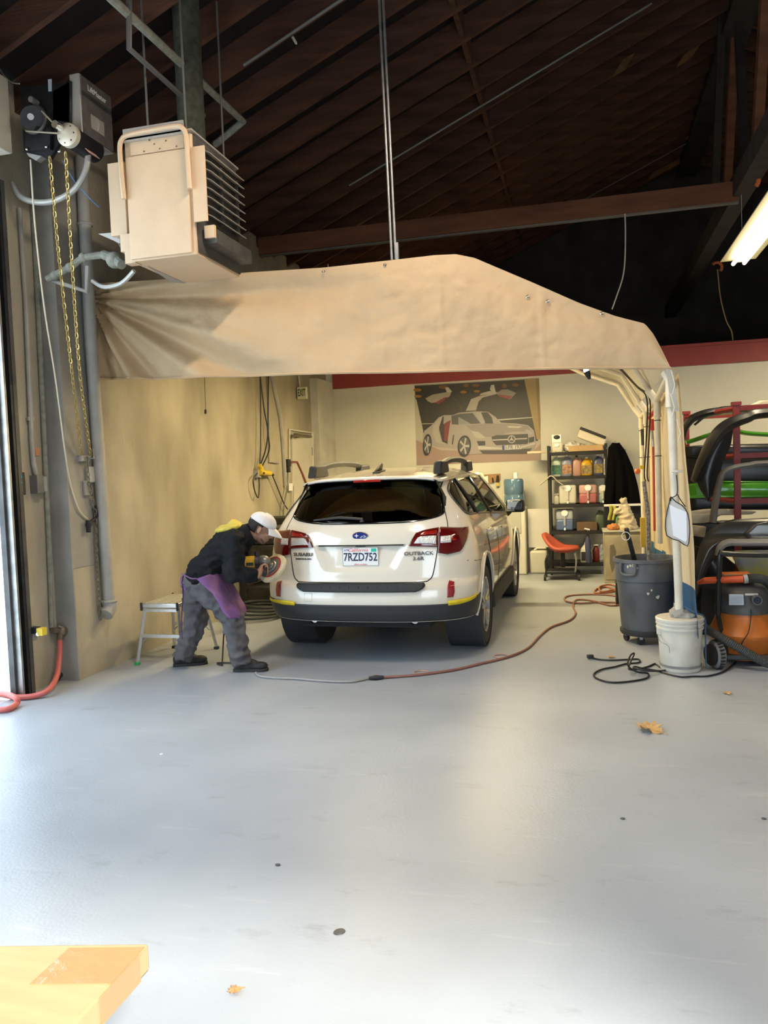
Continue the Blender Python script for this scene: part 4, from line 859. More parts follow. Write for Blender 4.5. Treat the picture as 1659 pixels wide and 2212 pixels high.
MB().tube(curve_pts([oq(*p, -.2) for p in ((193,245),(210,262),(208,285),(190,296))], 5), .014, 8).build('flex_conduit', MATS['gray_flex'], op)
# chains and cord
brass = mat('brass_chain', (.55,.42,.16), .35, .8)
def chain(name, pts, label, m=brass, R=.017, r=.0042, sp=.040):
    t = thing(name, label, 'chain', pts[-1]); C_ = curve_pts(pts, 12); q = MB(); acc = 0.; k = 0; nxt = 0.
    for p, n_ in zip(C_, C_[1:]):
        d_ = n_-p; L_ = d_.length
        while nxt <= acc+L_:
            c = p+d_*((nxt-acc)/L_); t_ = d_.normalized(); s_ = t_.cross(V((0,1,0)) if k % 2 else V((1,0,0))).normalized(); k += 1; nxt += sp
            q.tube([c+t_*math.cos(2*PI*j/8)*R*1.45+s_*math.sin(2*PI*j/8)*R*.72 for j in range(8)], r, 5, closed=True)
        acc += L_
    o = q.build('links', m, t); o['kind'] = 'stuff'; return t
hook = at(188, 990, X=XL+.06)
chain('hoist_chain', [oq(108,345,.02), at(128,560,Y=5.1), at(155,800,Y=5.25), hook+V((-.02,-.04,.02))], 'brass hand chain of the door motor, the left of the pair')
chain('hoist_chain', [oq(142,335,.02), at(155,560,Y=5.1), at(172,800,Y=5.25), hook+V((.02,.02,.03))], 'brass hand chain of the door motor, the right of the pair')
chain('slack_chain', [hook+V((.0,0,-.01)), at(192,1040,X=XL+.05), at(205,1100,X=XL+.04), at(207,1160,X=XL+.035), at(212,1260,X=XL+.035), at(217,1335,X=XL+.035)], 'dull slack chain hanging low on the wall beside the fat pipe', mat('dull_chain', (.20,.18,.13), .5, .6))
ck = thing('chain_keeper', 'small grey chain keeper bracket on the concrete pilaster', 'bracket', hook); 
MB().box(hook-V((.035,0,.0)), (.05,.10,.05)).build('base', pipe_gray, ck, bevel=.005); MB().tube([hook+V((-.05,.03,-.0)), hook+V((.02,.06,.0)), hook+V((.02,.06,.08))], .008, 6).build('hook', steel_gal, ck)
MB().box(at(197,1025,X=XL+.02), (.03,.11,.13)).build('plate', mat('pale_plate', (.5,.48,.42), .6), ck, bevel=.004); MB().box(at(186,1054,X=XL+.02), (.025,.06,.12)).build('plate', pipe_gray, ck, bevel=.004)
lk = thing('door_handle_lever', 'black lever handle hanging on the wall under the chains', 'lever', at(200,1110,X=XL+.03)); MB().tube([at(204,1092,X=XL+.035), at(210,1115,X=XL+.035), at(195,1128,X=XL+.035), at(191,1144,X=XL+.035)], .014, 8).build('lever', steel_blk, lk); MB().box(at(191,1137,X=XL+.035), (.03,.03,.10)).build('grip', steel_blk, lk, bevel=.005)
tag(MB().tube(curve_pts([oq(66,345,.0), oq(75,480,-.05), at(95,660,Y=5.1), at(120,820,Y=5.2), at(140,975,Y=5.3), at(152,1045,X=XL+.02), at(170,1100,X=XL+.02), at(190,1122,X=XL+.02)], 6), .006, 6).build('hanging_rope', mat('pale_cord', (.55,.50,.38), .7)), 'thin pale pull cord slanting down from the door motor', 'rope')
# conduits and pipes on the left wall
XW = XL-.17
def vpipe(name, pts, r, label, m=pipe_gray, cat='pipe', seg=10, clips=()):
    t = thing(name, label, cat, pts[-1]); MB().tube(pts, r, seg).build('tube', m, t)
    for c in clips: MB().box(c, (.02,.07,.03)).build('clip', steel_gal, t)
    return t
vpipe('conduit', [at(42,450,X=XW+.025), at(56,660,X=XW+.025), at(68,950,X=XW+.025), at(72,1000,X=XW+.025), at(79,1030,X=XW+.025)], .018, 'grey conduit running down to the switch box by the roller door', clips=(at(66,905,X=XW+.02),))
vpipe('conduit', [at(70,430,X=XW+.02), at(82,660,X=XW+.02), at(98,1000,X=XW+.02), at(106,1180,X=XW+.02), at(112,1355,X=XW+.02)], .020, 'dirty air pipe running down to the brass valve', pipe_green)
vpipe('conduit', [at(95,560,X=XW+.02), at(112,900,X=XW+.02), at(129,1180,X=XW+.02), at(140,1420,X=XW+.02), at(134,1458,X=XW+.02), at(120,1475,X=XW+.02)], .010, 'thin dark cable dropping along the pilaster corner', steel_blk)
fp = thing('drain_pipe', 'fat grey drain pipe with elbow on the concrete wall', 'pipe', at(236,1330,X=XL+.06))
MB().tube([at(176,340,X=XL+.06), at(195,719,X=XL+.06), at(236,1306,X=XL+.06)], .050, 16).build('riser', pipe_gray, fp)
e0 = at(236,1306,X=XL+.06); MB().tube([e0+V((0,0,.03)), e0+V((0,0,-.03)), e0+V((-.0,-.06,-.075))], .060, 14).build('elbow', pipe_gray, fp)
MB().torus(e0+V((0,0,.03)), .054, .014, (0,0,1), 20, 8).build('collar', pipe_gray, fp)
MB().torus(at(184,485,X=XL+.06), .050, .014, (0,0,1), 20, 8).build('collar', pipe_gray, fp)
sb_ = thing('switch_box', 'grey steel switch box on the wall by the roller door', 'switch box', at(85,1045,X=XW+.03)); MB().box(at(80,1046,X=XW+.035), (.07,.08,.14)).build('box', mat('gray_box', (.16,.155,.15), .5, .3), sb_, bevel=.004); MB().box(at(91,1046,X=XW+.03), (.05,.06,.12)).build('cover', pipe_gray, sb_, bevel=.004)
cs = thing('control_station', 'black push-button station with red button on the door guide', 'control panel', at(40,1045,Y=5.03)); MB().box(at(40,1045,Y=5.04), (.085,.05,.17)).build('case', steel_blk, cs, bevel=.006)
for p, c_ in (((44,1030),(.02,.2,.15)), ((44,1042),(.05,.25,.10)), ((44,1054),(.6,.02,.03))): MB().cyl(at(*p, Y=5.015), at(*p, Y=5.005), .014, seg=12).build('button', mat('button_%d' % p[1], c_, .4), cs)
tag(MB().prism([at(*p, X=XW+.004) for p in ((74,966),(87,968),(84,985),(77,984))], (.003,0,0)).build('sticker', mat('orange_sticker', (.55,.25,.12), .6)), 'small faded orange sticker on the wall', 'sticker')
ps = thing('photo_sensor', 'black photo-eye sensor with yellow label on the door guide', 'sensor', at(78,1365,Y=5.04))
MB().box(at(65,1368,Y=5.06), (.08,.05,.11)).build('bracket', steel_gal, ps); MB().box(at(72,1361,Y=5.04), (.11,.05,.05)).build('case', steel_blk, ps, bevel=.005)
MB().box(at(90,1364,Y=5.03), (.05,.055,.055)).build('yellow_label', mat('label_yellow', (.75,.55,.05), .5), ps); MB().cyl(at(82,1370,Y=5.02), at(82,1370,Y=5.005), .014, seg=12).build('lens', chrome, ps)
va = thing('air_valve', 'brass air valve at the end of the wall pipe', 'valve', at(128,1362,X=XW+.05)); brn = mat('tarnished_brass', (.20,.16,.11), .5, .6)
MB().tube([at(112,1362,X=XW+.03), at(140,1362,X=XW+.06)], .028, 12).build('body', brn, va); MB().sphere(at(134,1364,X=XW+.06), .045, 12, 8).build('knob', brn, va); MB().tube([at(131,1365,X=XW+.06), at(130,1382,X=XW+.06)], .024, 10).build('outlet', brn, va); MB().tube([at(126,1352,X=XW+.06), at(137,1356,X=XW+.08)], .008, 6).build('lever', steel_gal, va)
ho = thing('air_hose', 'red rubber air hose coiled on the floor below the valve', 'hose', at(60,1505,Z=0))
MB().tube(curve_pts([at(130,1380,X=XW+.06), at(128,1420,X=XW+.08), at(122,1462,X=XW+.12), at(105,1490,Z=.05), at(75,1503,Z=.025), at(35,1506,Z=.022), at(0,1500,Z=.022), at(-30,1506,Z=.022), at(-20,1530,Z=.022), at(15,1532,Z=.022), at(36,1520,Z=.025), at(34,1508,Z=.06), at(10,1499,Z=.06), at(-25,1500,Z=.03)], 8), .021, 10).build('hose', mat('red_hose', (.55,.13,.11), .5), ho)
# ================================================================== pipes and wires in the roof
def rp(name, pts, r, label, m=pipe_gray, cat='pipe'): return tag(MB().tube(pts, r, 8).build(name, m), label, cat)
zp = 4.62
rp('roof_pipe', [at(180,-60,Z=zp), at(525,262,Z=zp), at(465,312,Z=zp-.08)], .030, 'long dusty pipe running below the rafters over the heater', pipe_green)
rp('hanger_channel', [at(279,-10,Y=4.75), at(279,105,Y=4.75), at(440,250,Z=at(279,105,Y=4.75).z)], .020, 'grey steel channel hanging over the heater', mat('dim_channel', (.14,.135,.13), .6, .3), 'channel')
dimp = mat('dim_conduit', (.20,.20,.185), .5, .3)
def cl(name, p, q, label, r=.014, dz=-.03): a, b = roof_at(*p, dz=dz), roof_at(*q, dz=dz); y = (a.y+b.y)/2; a.y = b.y = y; a.z = roofz(a.x)+dz; b.z = roofz(b.x)+dz; return rp(name, [a, b], r, label, dimp)
cl('roof_conduit', (530,146), (740,-10), 'steel conduit along a rafter near the top of the photo', .013); cl('roof_conduit', (760,408), (1410,-6), 'long steel conduit along a rafter in the middle of the roof', .012); cl('roof_conduit', (1165,480), (1500,305), 'thin conduit along a rafter above the tie beam', .008)
tag(MB().tube(curve_pts([at(*p, Y=6.4) for p in ((593,-8),(600,15),(612,45),(622,65),(632,80),(641,96))], 4), [.022]*5+[.020]*5+[.018]*5+[.012]*5+[.004]*1, 6).build('rope_end', mat('frayed_white_rope', (.75,.66,.58), .9)), 'frayed white rope end hanging from the rafters', 'rope')
tag(MB().tube(curve_pts([at(*p, Y=6.0) for p in ((446,-8),(449,10),(450,26))], 3), .006, 6).build('wire_end', mat('blue_wire', (.15,.30,.65), .5)), 'short blue wire end hanging at the top', 'wire')
tag(MB().tube(curve_pts([oq(134,345,-.3), at(160,390,Y=5.35), at(190,425,Y=5.4), at(215,448,Y=5.4)], 4), .004, 6).build('wire_run', MATS['blue_wire']), 'thin blue wire from the door motor to the heater', 'wire')
tag(MB().tube(curve_pts([oq(-6,140,-.1), oq(10,165,-.05), oq(25,178,-.02), oq(42,181,0)], 4), .005, 6).build('wire_run', mat('gray_wire', (.5,.5,.48), .5)), 'grey wire looping onto the door motor', 'wire')
tag(MB().tube(curve_pts([at(*p, Y=9.0) for p in ((1350,462),(1351,500),(1350,560),(1345,600),(1332,640),(1322,668))], 4), .008, 6).build('wire_drop', MATS['gray_wire']), 'grey wire dangling from the tie beam to the canopy', 'wire')
ork = mat('orange_clamp', (.60,.14,.03), .5); zg = 4.25
for p, lb in (((1622,392),'orange rope clamp on the girder at the tie beam'), ((1548,578),'orange hook on the far part of the girder')):
    a = at(*p, Z=4.27); t = thing('clamp', lb, 'clamp', a); MB().torus(a, .07, .022, (0,1,.3), 16, 8, -1.6, 1.6).build('jaw', ork, t)
tag(MB().tube(curve_pts([at(*p, Y=at(1548,578,Z=4.27).y) for p in ((1550,582),(1556,640),(1568,690),(1580,715),(1583,735))], 4), .009, 6).build('loose_rope', mat('yellow_rope', (.40,.30,.12), .8)), 'yellowish rope dangling from the orange hook', 'rope')
# fluorescent strip lights, plus one added fill light beyond the rack
def strip(name, c, L_, ax, label, e, colr, visible=True):
    t = thing(name, label, 'ceiling light', c); c = V(c); d_ = V((0,1,0)) if ax == 'Y' else V((1,0,0)); s_ = V((1,0,0)) if ax == 'Y' else V((0,1,0))
    def bx(o, dims, nm, m): sz = [dims[1], dims[0], dims[2]] if ax == 'Y' else dims; return MB().box(c+o, sz).build(nm, m, t)
    bx(V((0,0,.05)), (L_, .10, .06), 'housing', mat('lamp_housing', (.7,.68,.6), .5)); bx(s_*.10+V((0,0,.045)), (L_, .12, .01), 'reflector', mat('lamp_reflector', (.6,.55,.35), .4, .5)); bx(-s_*.10+V((0,0,.045)), (L_, .12, .01), 'reflector', MATS['lamp_reflector'])
    for k in (-1, 1): MB().cyl(c+s_*.05*k-d_*L_/2*.96, c+s_*.05*k+d_*L_/2*.96, .018, seg=10).build('tube', mat('lit_tube_'+name, (1,1,1), .5, emit=colr, es=e), t)
    l = bpy.data.lights.new(name+'_lamp', 'AREA'); l.shape = 'RECTANGLE'; l.size = L_*.96; l.size_y = .12; l.color = colr; l.energy = e*LE_K; lo = bpy.data.objects.new(name+'_lamp', l); col.objects.link(lo); lo.parent = t
    lo.location = (0,0,-.03); lo.rotation_euler = (0,0,PI/2 if ax == 'Y' else 0)
    for k in (-1, 1): MB().cyl(c+d_*L_*.4*k+V((0,0,.08)), c+d_*L_*.4*k+V((0,0,.6)), .003, seg=6).build('hanger_wire', steel_gal, t)
    return t
LE_K = 3.0
strip('strip_light', (1.50, 7.35, 3.46), 2.2, 'Y', 'lit fluorescent strip light hanging at the right edge under the girder', 13, (1,.84,.58))
warm = (1.0,.80,.42)
strip('bay_light', (-1.35, 9.6, 2.80), 1.3, 'X', 'fluorescent strip light inside the canopy just above the poster', 46, warm)
strip('bay_light', (-2.2, 7.4, 2.86), 1.3, 'Y', 'fluorescent strip light inside the canopy above the car', 15, warm)
strip('shop_light', (-1.0, 4.15, 4.72), 1.2, 'Y', 'fluorescent strip light high in front of the canopy', 32, (1,.83,.66))
strip('added_fill_light', (3.0, 9.8, 3.3), 2.0, 'Y', 'added unseen fill light beyond the panel rack on the right', 24, (1,.84,.58))  # added out of view to brighten the back wall, no known fixture
strip('shop_light', (3.6, 3.8, 4.4), 2.2, 'Y', 'fluorescent strip light high on the right over the shop floor', 4, (1,.78,.5))
# ================================================================== RIGHT SIDE: bucket, bin, vacuum, rack of body panels
bw = mat('white_bucket_plastic', (.68,.64,.55), .45, var=.10, vscale=9)
bb = at(1475,1456,Z=0); BZ = .405
bk = thing('bucket', 'white plastic bucket weighting the foot of the canopy leg', 'bucket', (bb.x, bb.y+.14, 0)); bc = V((bb.x, bb.y+.145, 0))
MB().lathe([(.138,.0),(.145,.012),(.152,.2),(.160,.315),(.170,.318),(.170,.330),(.162,.333),(.163,.350),(.172,.352),(.172,.364),(.164,.366),(.165,.378),(.174,.380),(.174,.395),(.168,.400),(.0,.398)], bc, 40, (0,0,1), cap1=False).build('pail', bw, bk)
MB().lathe([(.1405,.004),(.1495,.05),(.1500,.052)], bc, 40, cap0=False, cap1=False).build('tape_band', mat('silver_tape', (.38,.38,.37), .4, .5), bk)
q = MB(); q.sphere(bc+V((.0,.0,.42)), (.075,.07,.05), 16, 10); q.sphere(bc+V((.05,-.03,.405)), (.06,.05,.03), 12, 8); q.sphere(bc+V((.0,.02,.45)), (.045,.045,.05), 12, 8)
organic(q, 'mortar_heap', mat('gray_mortar', (.36,.34,.30), .95, bump=.6, bscale=30), bk, .010, 2, disp=.016, dscale=22)
MB().box(bc+V((-.155,-.06,.30)), (.03,.03,.05)).build('handle_ear', bw, bk, bevel=.004)
MB().tube(curve_pts([bc+V((-.165,-.065,.29)), bc+V((-.155,-.12,.24)), bc+V((-.10,-.155,.21)), bc+V((-.163,-.10,.18))][:3]+[bc+V((-.09,-.16,.16))], 4), .003, 6).build('wire_bail', steel_gal, bk)
MB().tube(curve_pts([bc+V((.0,-.0,.50)), bc+V((.10,-.04,.44)), bc+V((.172,-.03,.40)), bc+V((.176,-.03,.25)), bc+V((.178,-.02,.06)), bc+V((.19,-.03,.02))], 5), .006, 6).build('blue_cord', mat('blue_cord', (.05,.12,.22), .7), bk)
# dustbin on a dolly
bin_m = mat('scuffed_gray_bin', (.055,.058,.065), .5, var=.45, vscale=3.0, c2=(.15,.155,.165), bump=.15, bscale=20, stretch=(1,1,.6))
tb = at(1402,1398,Z=0); bcen = V((tb.x, tb.y+.24, 0)); rz = at(1405,1203,Y=bcen.y).z; RT = .262
tc_ = thing('trash_bin', 'big scuffed grey dustbin on a wheeled dolly beside the canopy', 'bin', bcen)
MB().lathe([(.0,.115),(.205,.115),(.212,.13),(.238,rz*.66),(.243,rz*.74),(.254,rz*.745),(.256,rz*.88),(.252,rz-.035),(.270,rz-.03),(.272,rz),(.255,rz),(.245,rz-.05),(.232,rz*.70),(.2,.14),(.0,.135)], bcen, 44, cap0=False, cap1=False).build('bin_body', bin_m, tc_)
for a in (-2.2, .9): MB().tube(curve_pts([bcen+V((math.cos(a+k)*.275, math.sin(a+k)*.275, rz-z)) for k, z in ((-.25,.03),(-.22,.12),(.22,.12),(.25,.03))], 4), .014, 8).build('bin_handle', bin_m, tc_)
MB().lathe([(.0,.075),(.215,.075),(.225,.09),(.225,.115),(.0,.115)], bcen, 32, cap0=False, cap1=False).build('dolly', mat('black_dolly', (.03,.03,.03), .6), tc_)
for k in range(5):
    a = -PI/2-.35+2*PI*k/5; c = bcen+V((math.cos(a)*.17, math.sin(a)*.17, .033)); d_ = V((math.cos(a+.6), math.sin(a+.6), 0))
    cw_ = MB().cyl(c-d_*.012, c+d_*.012, .032, seg=18).build('caster_wheel', rubber, tc_); MB().box(c+V((0,0,.03)), (.03,.03,.03)).build('caster_fork', steel_gal, cw_)
spl = mat('dried_paint', (.62,.56,.44), .8)
def on_bin(px_, py_, r=.258):
    v = c_f+(px_-829.5)/FPX*c_r+(py_-1106)/FPX*c_d; o = c_o-bcen; A_ = v.x**2+v.y**2; B_2 = o.x*v.x+o.y*v.y; C_2 = o.x**2+o.y**2-r*r; t = (-B_2-math.sqrt(max(0, B_2*B_2-A_*C_2)))/A_; return c_o+v*t
for p, s in (((1369,1218),.028),((1374,1228),.018),((1362,1222),.012),((1357,1224),.012),((1407,1275),.010),((1400,1283),.012),((1421,1290),.016)):
    c = on_bin(*p, r=.256 if p[1] < 1240 else .238); n_ = (c-bcen); n_.z = 0; n_.normalize(); q = MB(); a_ = V((-n_.y, n_.x, 0)); P = [c+n_*.001+a_*math.cos(2*PI*k/9)*s*random.uniform(.5,1.2)+UZ*math.sin(2*PI*k/9)*s*random.uniform(.6,1.4) for k in range(9)]; q.prism(P, n_*.003); q.build('paint_splash', spl, tc_)
hd_ = tag(MB().tube([at(1353,1142,Y=bcen.y-.1), at(1372,1215,Y=bcen.y+.02), bcen+V((-.05,.1,.2))], .021, 10).build('broom_handle', steel_blk), 'black broom handle standing in the grey dustbin', 'handle')
tag(MB().tube([at(1391,1040,Y=bcen.y+.10), at(1400,1110,Y=bcen.y+.06), bcen+V((.03,.0,.2))], .018, 10).build('stirring_stick', mat('paint_crusted_stick', (.25,.21,.18), .7, var=.7, vscale=60)), 'paint-crusted stick leaning in the grey dustbin', 'stick')
tag(MB().torus(at(1352,1158,Y=bcen.y-.12), .035, .003, (.3,1,0), 18, 5).build('loose_cable_tie', plm), 'white cable tie loop on the broom handle', 'cable tie')
# wet-dry vacuum
vo = mat('orange_plastic', (.62,.17,.025), .38, var=.12, vscale=7); vg = mat('dark_gray_plastic', (.085,.083,.08), .5, var=.25, vscale=12); hose_m = mat('ribbed_black_hose', (.045,.047,.042), .6)
vy = 6.55; vc = at(1606,1400,Y=vy); vc.z = 0
def vz(y): return at(1606,y,Y=vy).z
vac = thing('shop_vacuum', 'orange and dark grey wet-dry vacuum on a wheeled cart', 'vacuum', vc)
MB().lathe([(.0,.07),(.17,.07),(.195,vz(1415)),(.235,vz(1378)),(.255,vz(1368)),(.258,vz(1362)),(.235,vz(1352)),(.205,vz(1335)),(.192,vz(1318)),(.0,vz(1318))], vc, 40, cap0=False, cap1=False).build('tank', vo, vac)
MB().lathe([(.0,vz(1319)),(.205,vz(1319)),(.205,vz(1308)),(.190,vz(1300)),(.185,vz(1278)),(.16,vz(1266)),(.10,vz(1258)),(.0,vz(1257))], vc, 36, cap0=False, cap1=False).build('motor_head', vg, vac)
def vq(x, y, dy=-.2): return at(x, y, Y=vy+dy)
MB().prism([vq(*p, -.10) for p in ((1561,1240),(1620,1238),(1629,1244),(1632,1252),(1563,1252))], (0,.12,0)).build('carry_handle', vo, vac, bevel=.006)
for k in range(12): MB().box(vq(1565+4.6*k,1244,-.105), (.010,.01,.014)).build('handle_slot', h_dark, vac)
lb_ = MB().prism([vq(*p, -.205) for p in ((1575,1284),(1606,1284),(1607,1307),(1575,1307))], (0,.02,0)).build('spec_label', mat('label_silver', (.42,.44,.46), .4, .3), vac)
for k in range(6): MB().box(vq(1590,1288+3*k,-.207), (.09,.002,.002)).build('print_line', mat('label_print', (.25,.27,.3), .5), lb_)
for x in (1616,1630): MB().box(vq(x,1284,-.20), (.045,.01,.014)).build('print_patch', mat('pale_print', (.6,.58,.5), .5), vac)
MB().lathe([(.028,0),(.036,0),(.036,.07),(.028,.07)], vq(1636,1297,-.25), 24, (0,1,0), cap0=False, cap1=False).build('hose_port', vg, vac); MB().cyl(vq(1636,1297,-.22), vq(1636,1297,-.20), .030, seg=20).build('port_hole', steel_blk, vac)
MB().tube(curve_pts([vq(1622,1316,-.215), vq(1622,1335,-.225), vq(1617,1365,-.265), vq(1605,1385,-.265), vq(1597,1402,-.25)], 5), .004, 6).build('power_cord', steel_blk, vac)
wc = at(1548,1420,Y=6.28); wc.z = .105
tw = MB().lathe([(.05,-.028),(.09,-.032),(.105,-.022),(.105,.022),(.09,.032),(.05,.028)], wc, 32, (1,.35,0), cap0=True, cap1=True).build('wheel', mat('gray_tread', (.16,.155,.145), .8), vac); 
for k in range(24):
    a = 2*PI*k/24; ax_ = V((1,.35,0)).normalized(); e1 = V((-ax_.y, ax_.x, 0)); MB().box(wc+(e1*math.cos(a)+UZ*math.sin(a))*.104, (.012,.045,.012), (0,0,-.9)).build('tread_block', rubber, tw)
MB().cyl(wc-V((.05,.02,0)), wc-V((.03,.01,0)), .08, seg=24).build('wheel_disc', steel_blk, vac)
MB().b2((vc.x-.16,vy-.22,.05), (vc.x+.3,vy+.2,.09)).build('cart_base', vg, vac, bevel=.01); MB().cyl((vc.x+.22,vy-.18,.05), (vc.x+.25,vy-.18,.05), .05, seg=16).build('caster', rubber, vac)
def ribbed(name, pts, r, m, par):
    C_ = curve_pts(pts, 26); MB().tube(C_, [r if k % 2 else r*.9 for k in range(len(C_))], 12).build(name, m, par, smooth=20)
ribbed('suction_hose', [vq(1500,1322,.0), vq(1518,1352,-.1), vq(1552,1374,-.28), vq(1600,1402,-.33), vq(1640,1425,-.33), vq(1680,1440,-.3), vq(1720,1446,-.2)], .034, hose_m, vac)
MB().tube([vq(1508,1259,-.02), vq(1524,1254,-.08), vq(1606,1251,-.14)], [.014,.026,.028], 14).build('wand', mat('orange_wand', (.72,.11,.03), .35), vac); MB().tube([vq(1606,1251,-.14), vq(1615,1250,-.14)], .034, 14).build('wand_cuff', mat('gray_cuff', (.4,.39,.35), .5), vac)
ribbed('upper_hose', [vq(1614,1250,-.14), vq(1640,1250,-.13), vq(1665,1260,-.08), vq(1700,1300,.0), vq(1700,1345,.05)], .036, hose_m, vac)
MB().tube(curve_pts([vq(1551,1328,-.12), vq(1552,1290,-.12), vq(1555,1200,-.10), vq(1562,1197,-.10), vq(1620,1199,-.10), vq(1680,1200,-.10), vq(1690,1210,-.10), vq(1694,1328,-.10)], 3), .020, 10).build('cart_handle', mat('black_tube', (.02,.02,.02), .35), vac)
MB().tube([vq(1551,1328,-.12), V((vc.x-.15,vy-.2,.08))], .016, 8).build('cart_strut', MATS['black_tube'], vac)
# red steel rack with stored body panels
rk_m = mat('red_rack_paint', (.30,.03,.025), .5, var=.2, vscale=8); RY = 7.35
rk = thing('panel_rack', 'red steel rack holding spare car body panels', 'rack', at(1592,1300,Y=RY+.3))
def kq(x, y, dy=0.): return at(x, y, Y=RY+dy)
def post(x, y, dy, nm='post'): a = kq(x, y, dy); MB().b2((a.x-.025,a.y-.025,0), (a.x+.025,a.y+.025,a.z)).build(nm, rk_m, rk); MB().box((a.x,a.y,a.z), (.075,.075,.03)).build('post_cap', rk_m, rk); return a
p1 = post(1590,872,0); p2 = post(1482,892,1.15); p3 = V((p1.x+1.3, p1.y, p1.z)); MB().b2((p3.x-.025,p3.y-.025,0), (p3.x+.025,p3.y+.025,p3.z)).build('post', rk_m, rk); p4 = V((p3.x, p2.y, p2.z)); MB().b2((p4.x-.025,p4.y-.025,0), (p4.x+.025,p4.y+.025,p4.z)).build('post', rk_m, rk)
for zz in (p1.z-.04, at(1592,985,Y=RY).z, at(1592,1083,Y=RY).z, .25):
    for yy, xa, xb in ((p1.y,p1.x,p3.x), (p2.y,p2.x,p4.x)): MB().b2((xa,yy-.02,zz-.022), (xb,yy+.02,zz+.022)).build('rail', rk_m, rk)
    MB().tube([(p1.x,p1.y,zz), (p2.x,p2.y,zz)], .022, 4).build('cross_bar', rk_m, rk); MB().tube([(p3.x,p1.y,zz), (p4.x,p2.y,zz)], .022, 4).build('cross_bar', rk_m, rk)
pb = mat('satin_black_panel', (.018,.018,.019), .32, var=.2, vscale=6); pedge = mat('brownish_edge', (.10,.075,.055), .4); pg = mat('gray_primer', (.20,.20,.195), .5, var=.2, vscale=5); pgd = mat('dark_silver_panel', (.115,.11,.10), .28, .6, var=.2, vscale=4); pgr = mat('bright_green_paint', (.09,.42,.02), .3, coat=.6); pcream = mat('cream_panel', (.60,.52,.36), .4)
def bodypanel(name, poly, dy, bulge, m, label, cat='car panel', th=.012, nu=20, nv=20, tilt=0., rim=None):
    t = thing(name, label, cat, kq(*poly[0], dy), 'stored car body panels')
    poly = [(1900 if x >= 1680 else x, y) for x, y in poly]; ys = [p[1] for p in poly]; y0_, y1_ = min(ys), max(ys); q = MB(); n = len(poly); rows_ = []
    for j in range(nv+1):
        y = lerp(y0_+.05, y1_-.05, j/nv); xs = []
        for i in range(n):
            (a, b), (c, d_) = poly[i], poly[(i+1) % n]
            if (b-y)*(d_-y) <= 0 and abs(d_-b) > 1e-9: xs.append(a+(c-a)*(y-b)/(d_-b))
        rows_.append((min(xs), max(xs), y))
    def f(u, v): r_ = rows_[round(v*nv)]; x = lerp(r_[0], r_[1], u); return kq(x, r_[2], dy-bulge*math.sin(PI*u)*(.6+.4*math.sin(PI*v))+tilt*(v-.5))
    q.grid(f, nu, nv); q.build('skin', m, t, solid=th, smooth=60)
    if rim: MB().tube(curve_pts([kq(x, y, dy-.015) for x, y in rim], 5), .014, 6).build('rim', pedge, t)
    return t
def strippanel(name, pts, w, dy, m, label, flat=.25, cat='car panel', rim=None):
    pts = [((1900 if p[0] >= 1690 else p[0]),)+tuple(p[1:]) for p in pts]; t = thing(name, label, cat, kq(*pts[0], dy), 'stored car body panels'); C_ = curve_pts([kq(x, y, dy+(d2[0] if d2 else 0)) for x, y, *d2 in pts], 6)
    q = MB(); wd = w if isinstance(w, (list, tuple)) else [w]*len(C_)
    q.tube(C_, [interp(k/(len(C_)-1), [(i/(len(wd)-1), ww) for i, ww in enumerate(wd)]) if len(wd) > 1 else wd[0] for k in range(len(C_))], 10, flat=flat); q.build('skin', m, t)
    if rim: MB().tube(curve_pts([kq(x, y, dy-.03) for x, y in rim], 5), .012, 6).build('rim', pedge, t)
    return t
strippanel('bumper_cover', [(1500,1040),(1512,1010),(1528,975),(1545,945),(1570,920),(1610,903),(1660,892),(1740,885)], [.09,.13,.15,.15,.13,.10], -.22, pb, 'black curved bumper cover hung nearest on the red rack', .35, rim=[(1500,1042),(1520,985),(1545,940),(1580,912),(1660,893),(1740,882)])
bodypanel('bonnet_panel', [(1503,1030),(1520,975),(1548,930),(1585,915),(1578,960),(1560,1000),(1545,1060),(1530,1082),(1512,1055)], -.15, .05, pb, 'black bent panel hanging down at the end of the bumper cover')
strippanel('bumper_cover', [(1474,952),(1480,925),(1495,905),(1520,895),(1550,889),(1600,884),(1700,880)], [.07,.12,.14,.12,.09], .55, pb, 'dark arched bumper cover behind on the upper left of the rack', .3, rim=[(1500,918),(1530,896),(1565,890)])
strippanel('bumper_cover', [(1482,956),(1505,949),(1540,938),(1590,932),(1640,938),(1700,950)], .055, .75, pgr, 'bright green bumper cover on the middle of the rack', .4)
bodypanel('door_skin', [(1484,1046),(1560,1040),(1680,1042),(1680,1072),(1560,1073),(1486,1076)], .6, .08, pgr, 'green door panel low on the rack')
bodypanel('black_grille', [(1475,965),(1540,962),(1680,955),(1680,985),(1540,990),(1478,985)], .4, .06, pb, 'long black bumper insert lying across the rack')
strippanel('door_frame', [(1540,1128),(1545,1090),(1552,1050),(1562,1022),(1585,1010),(1620,1004),(1660,1000),(1740,996)], [.09,.085,.08,.075,.075,.07], -.30, pg, 'grey primed door frame panel standing on the rack', .3)
bodypanel('fender', [(1490,1305),(1500,1230),(1512,1180),(1530,1145),(1560,1128),(1610,1116),(1690,1112),(1690,1165),(1640,1163),(1590,1170),(1555,1185),(1535,1215),(1515,1260),(1500,1305)], -.42, .10, pgd, 'dark silver front fender leaning by the vacuum')
bodypanel('headlight_surround', [(1606,1152),(1625,1134),(1650,1128),(1700,1126),(1700,1160),(1640,1163),(1615,1165)], -.50, .03, pgd, 'dark silver headlight surround on the fender')
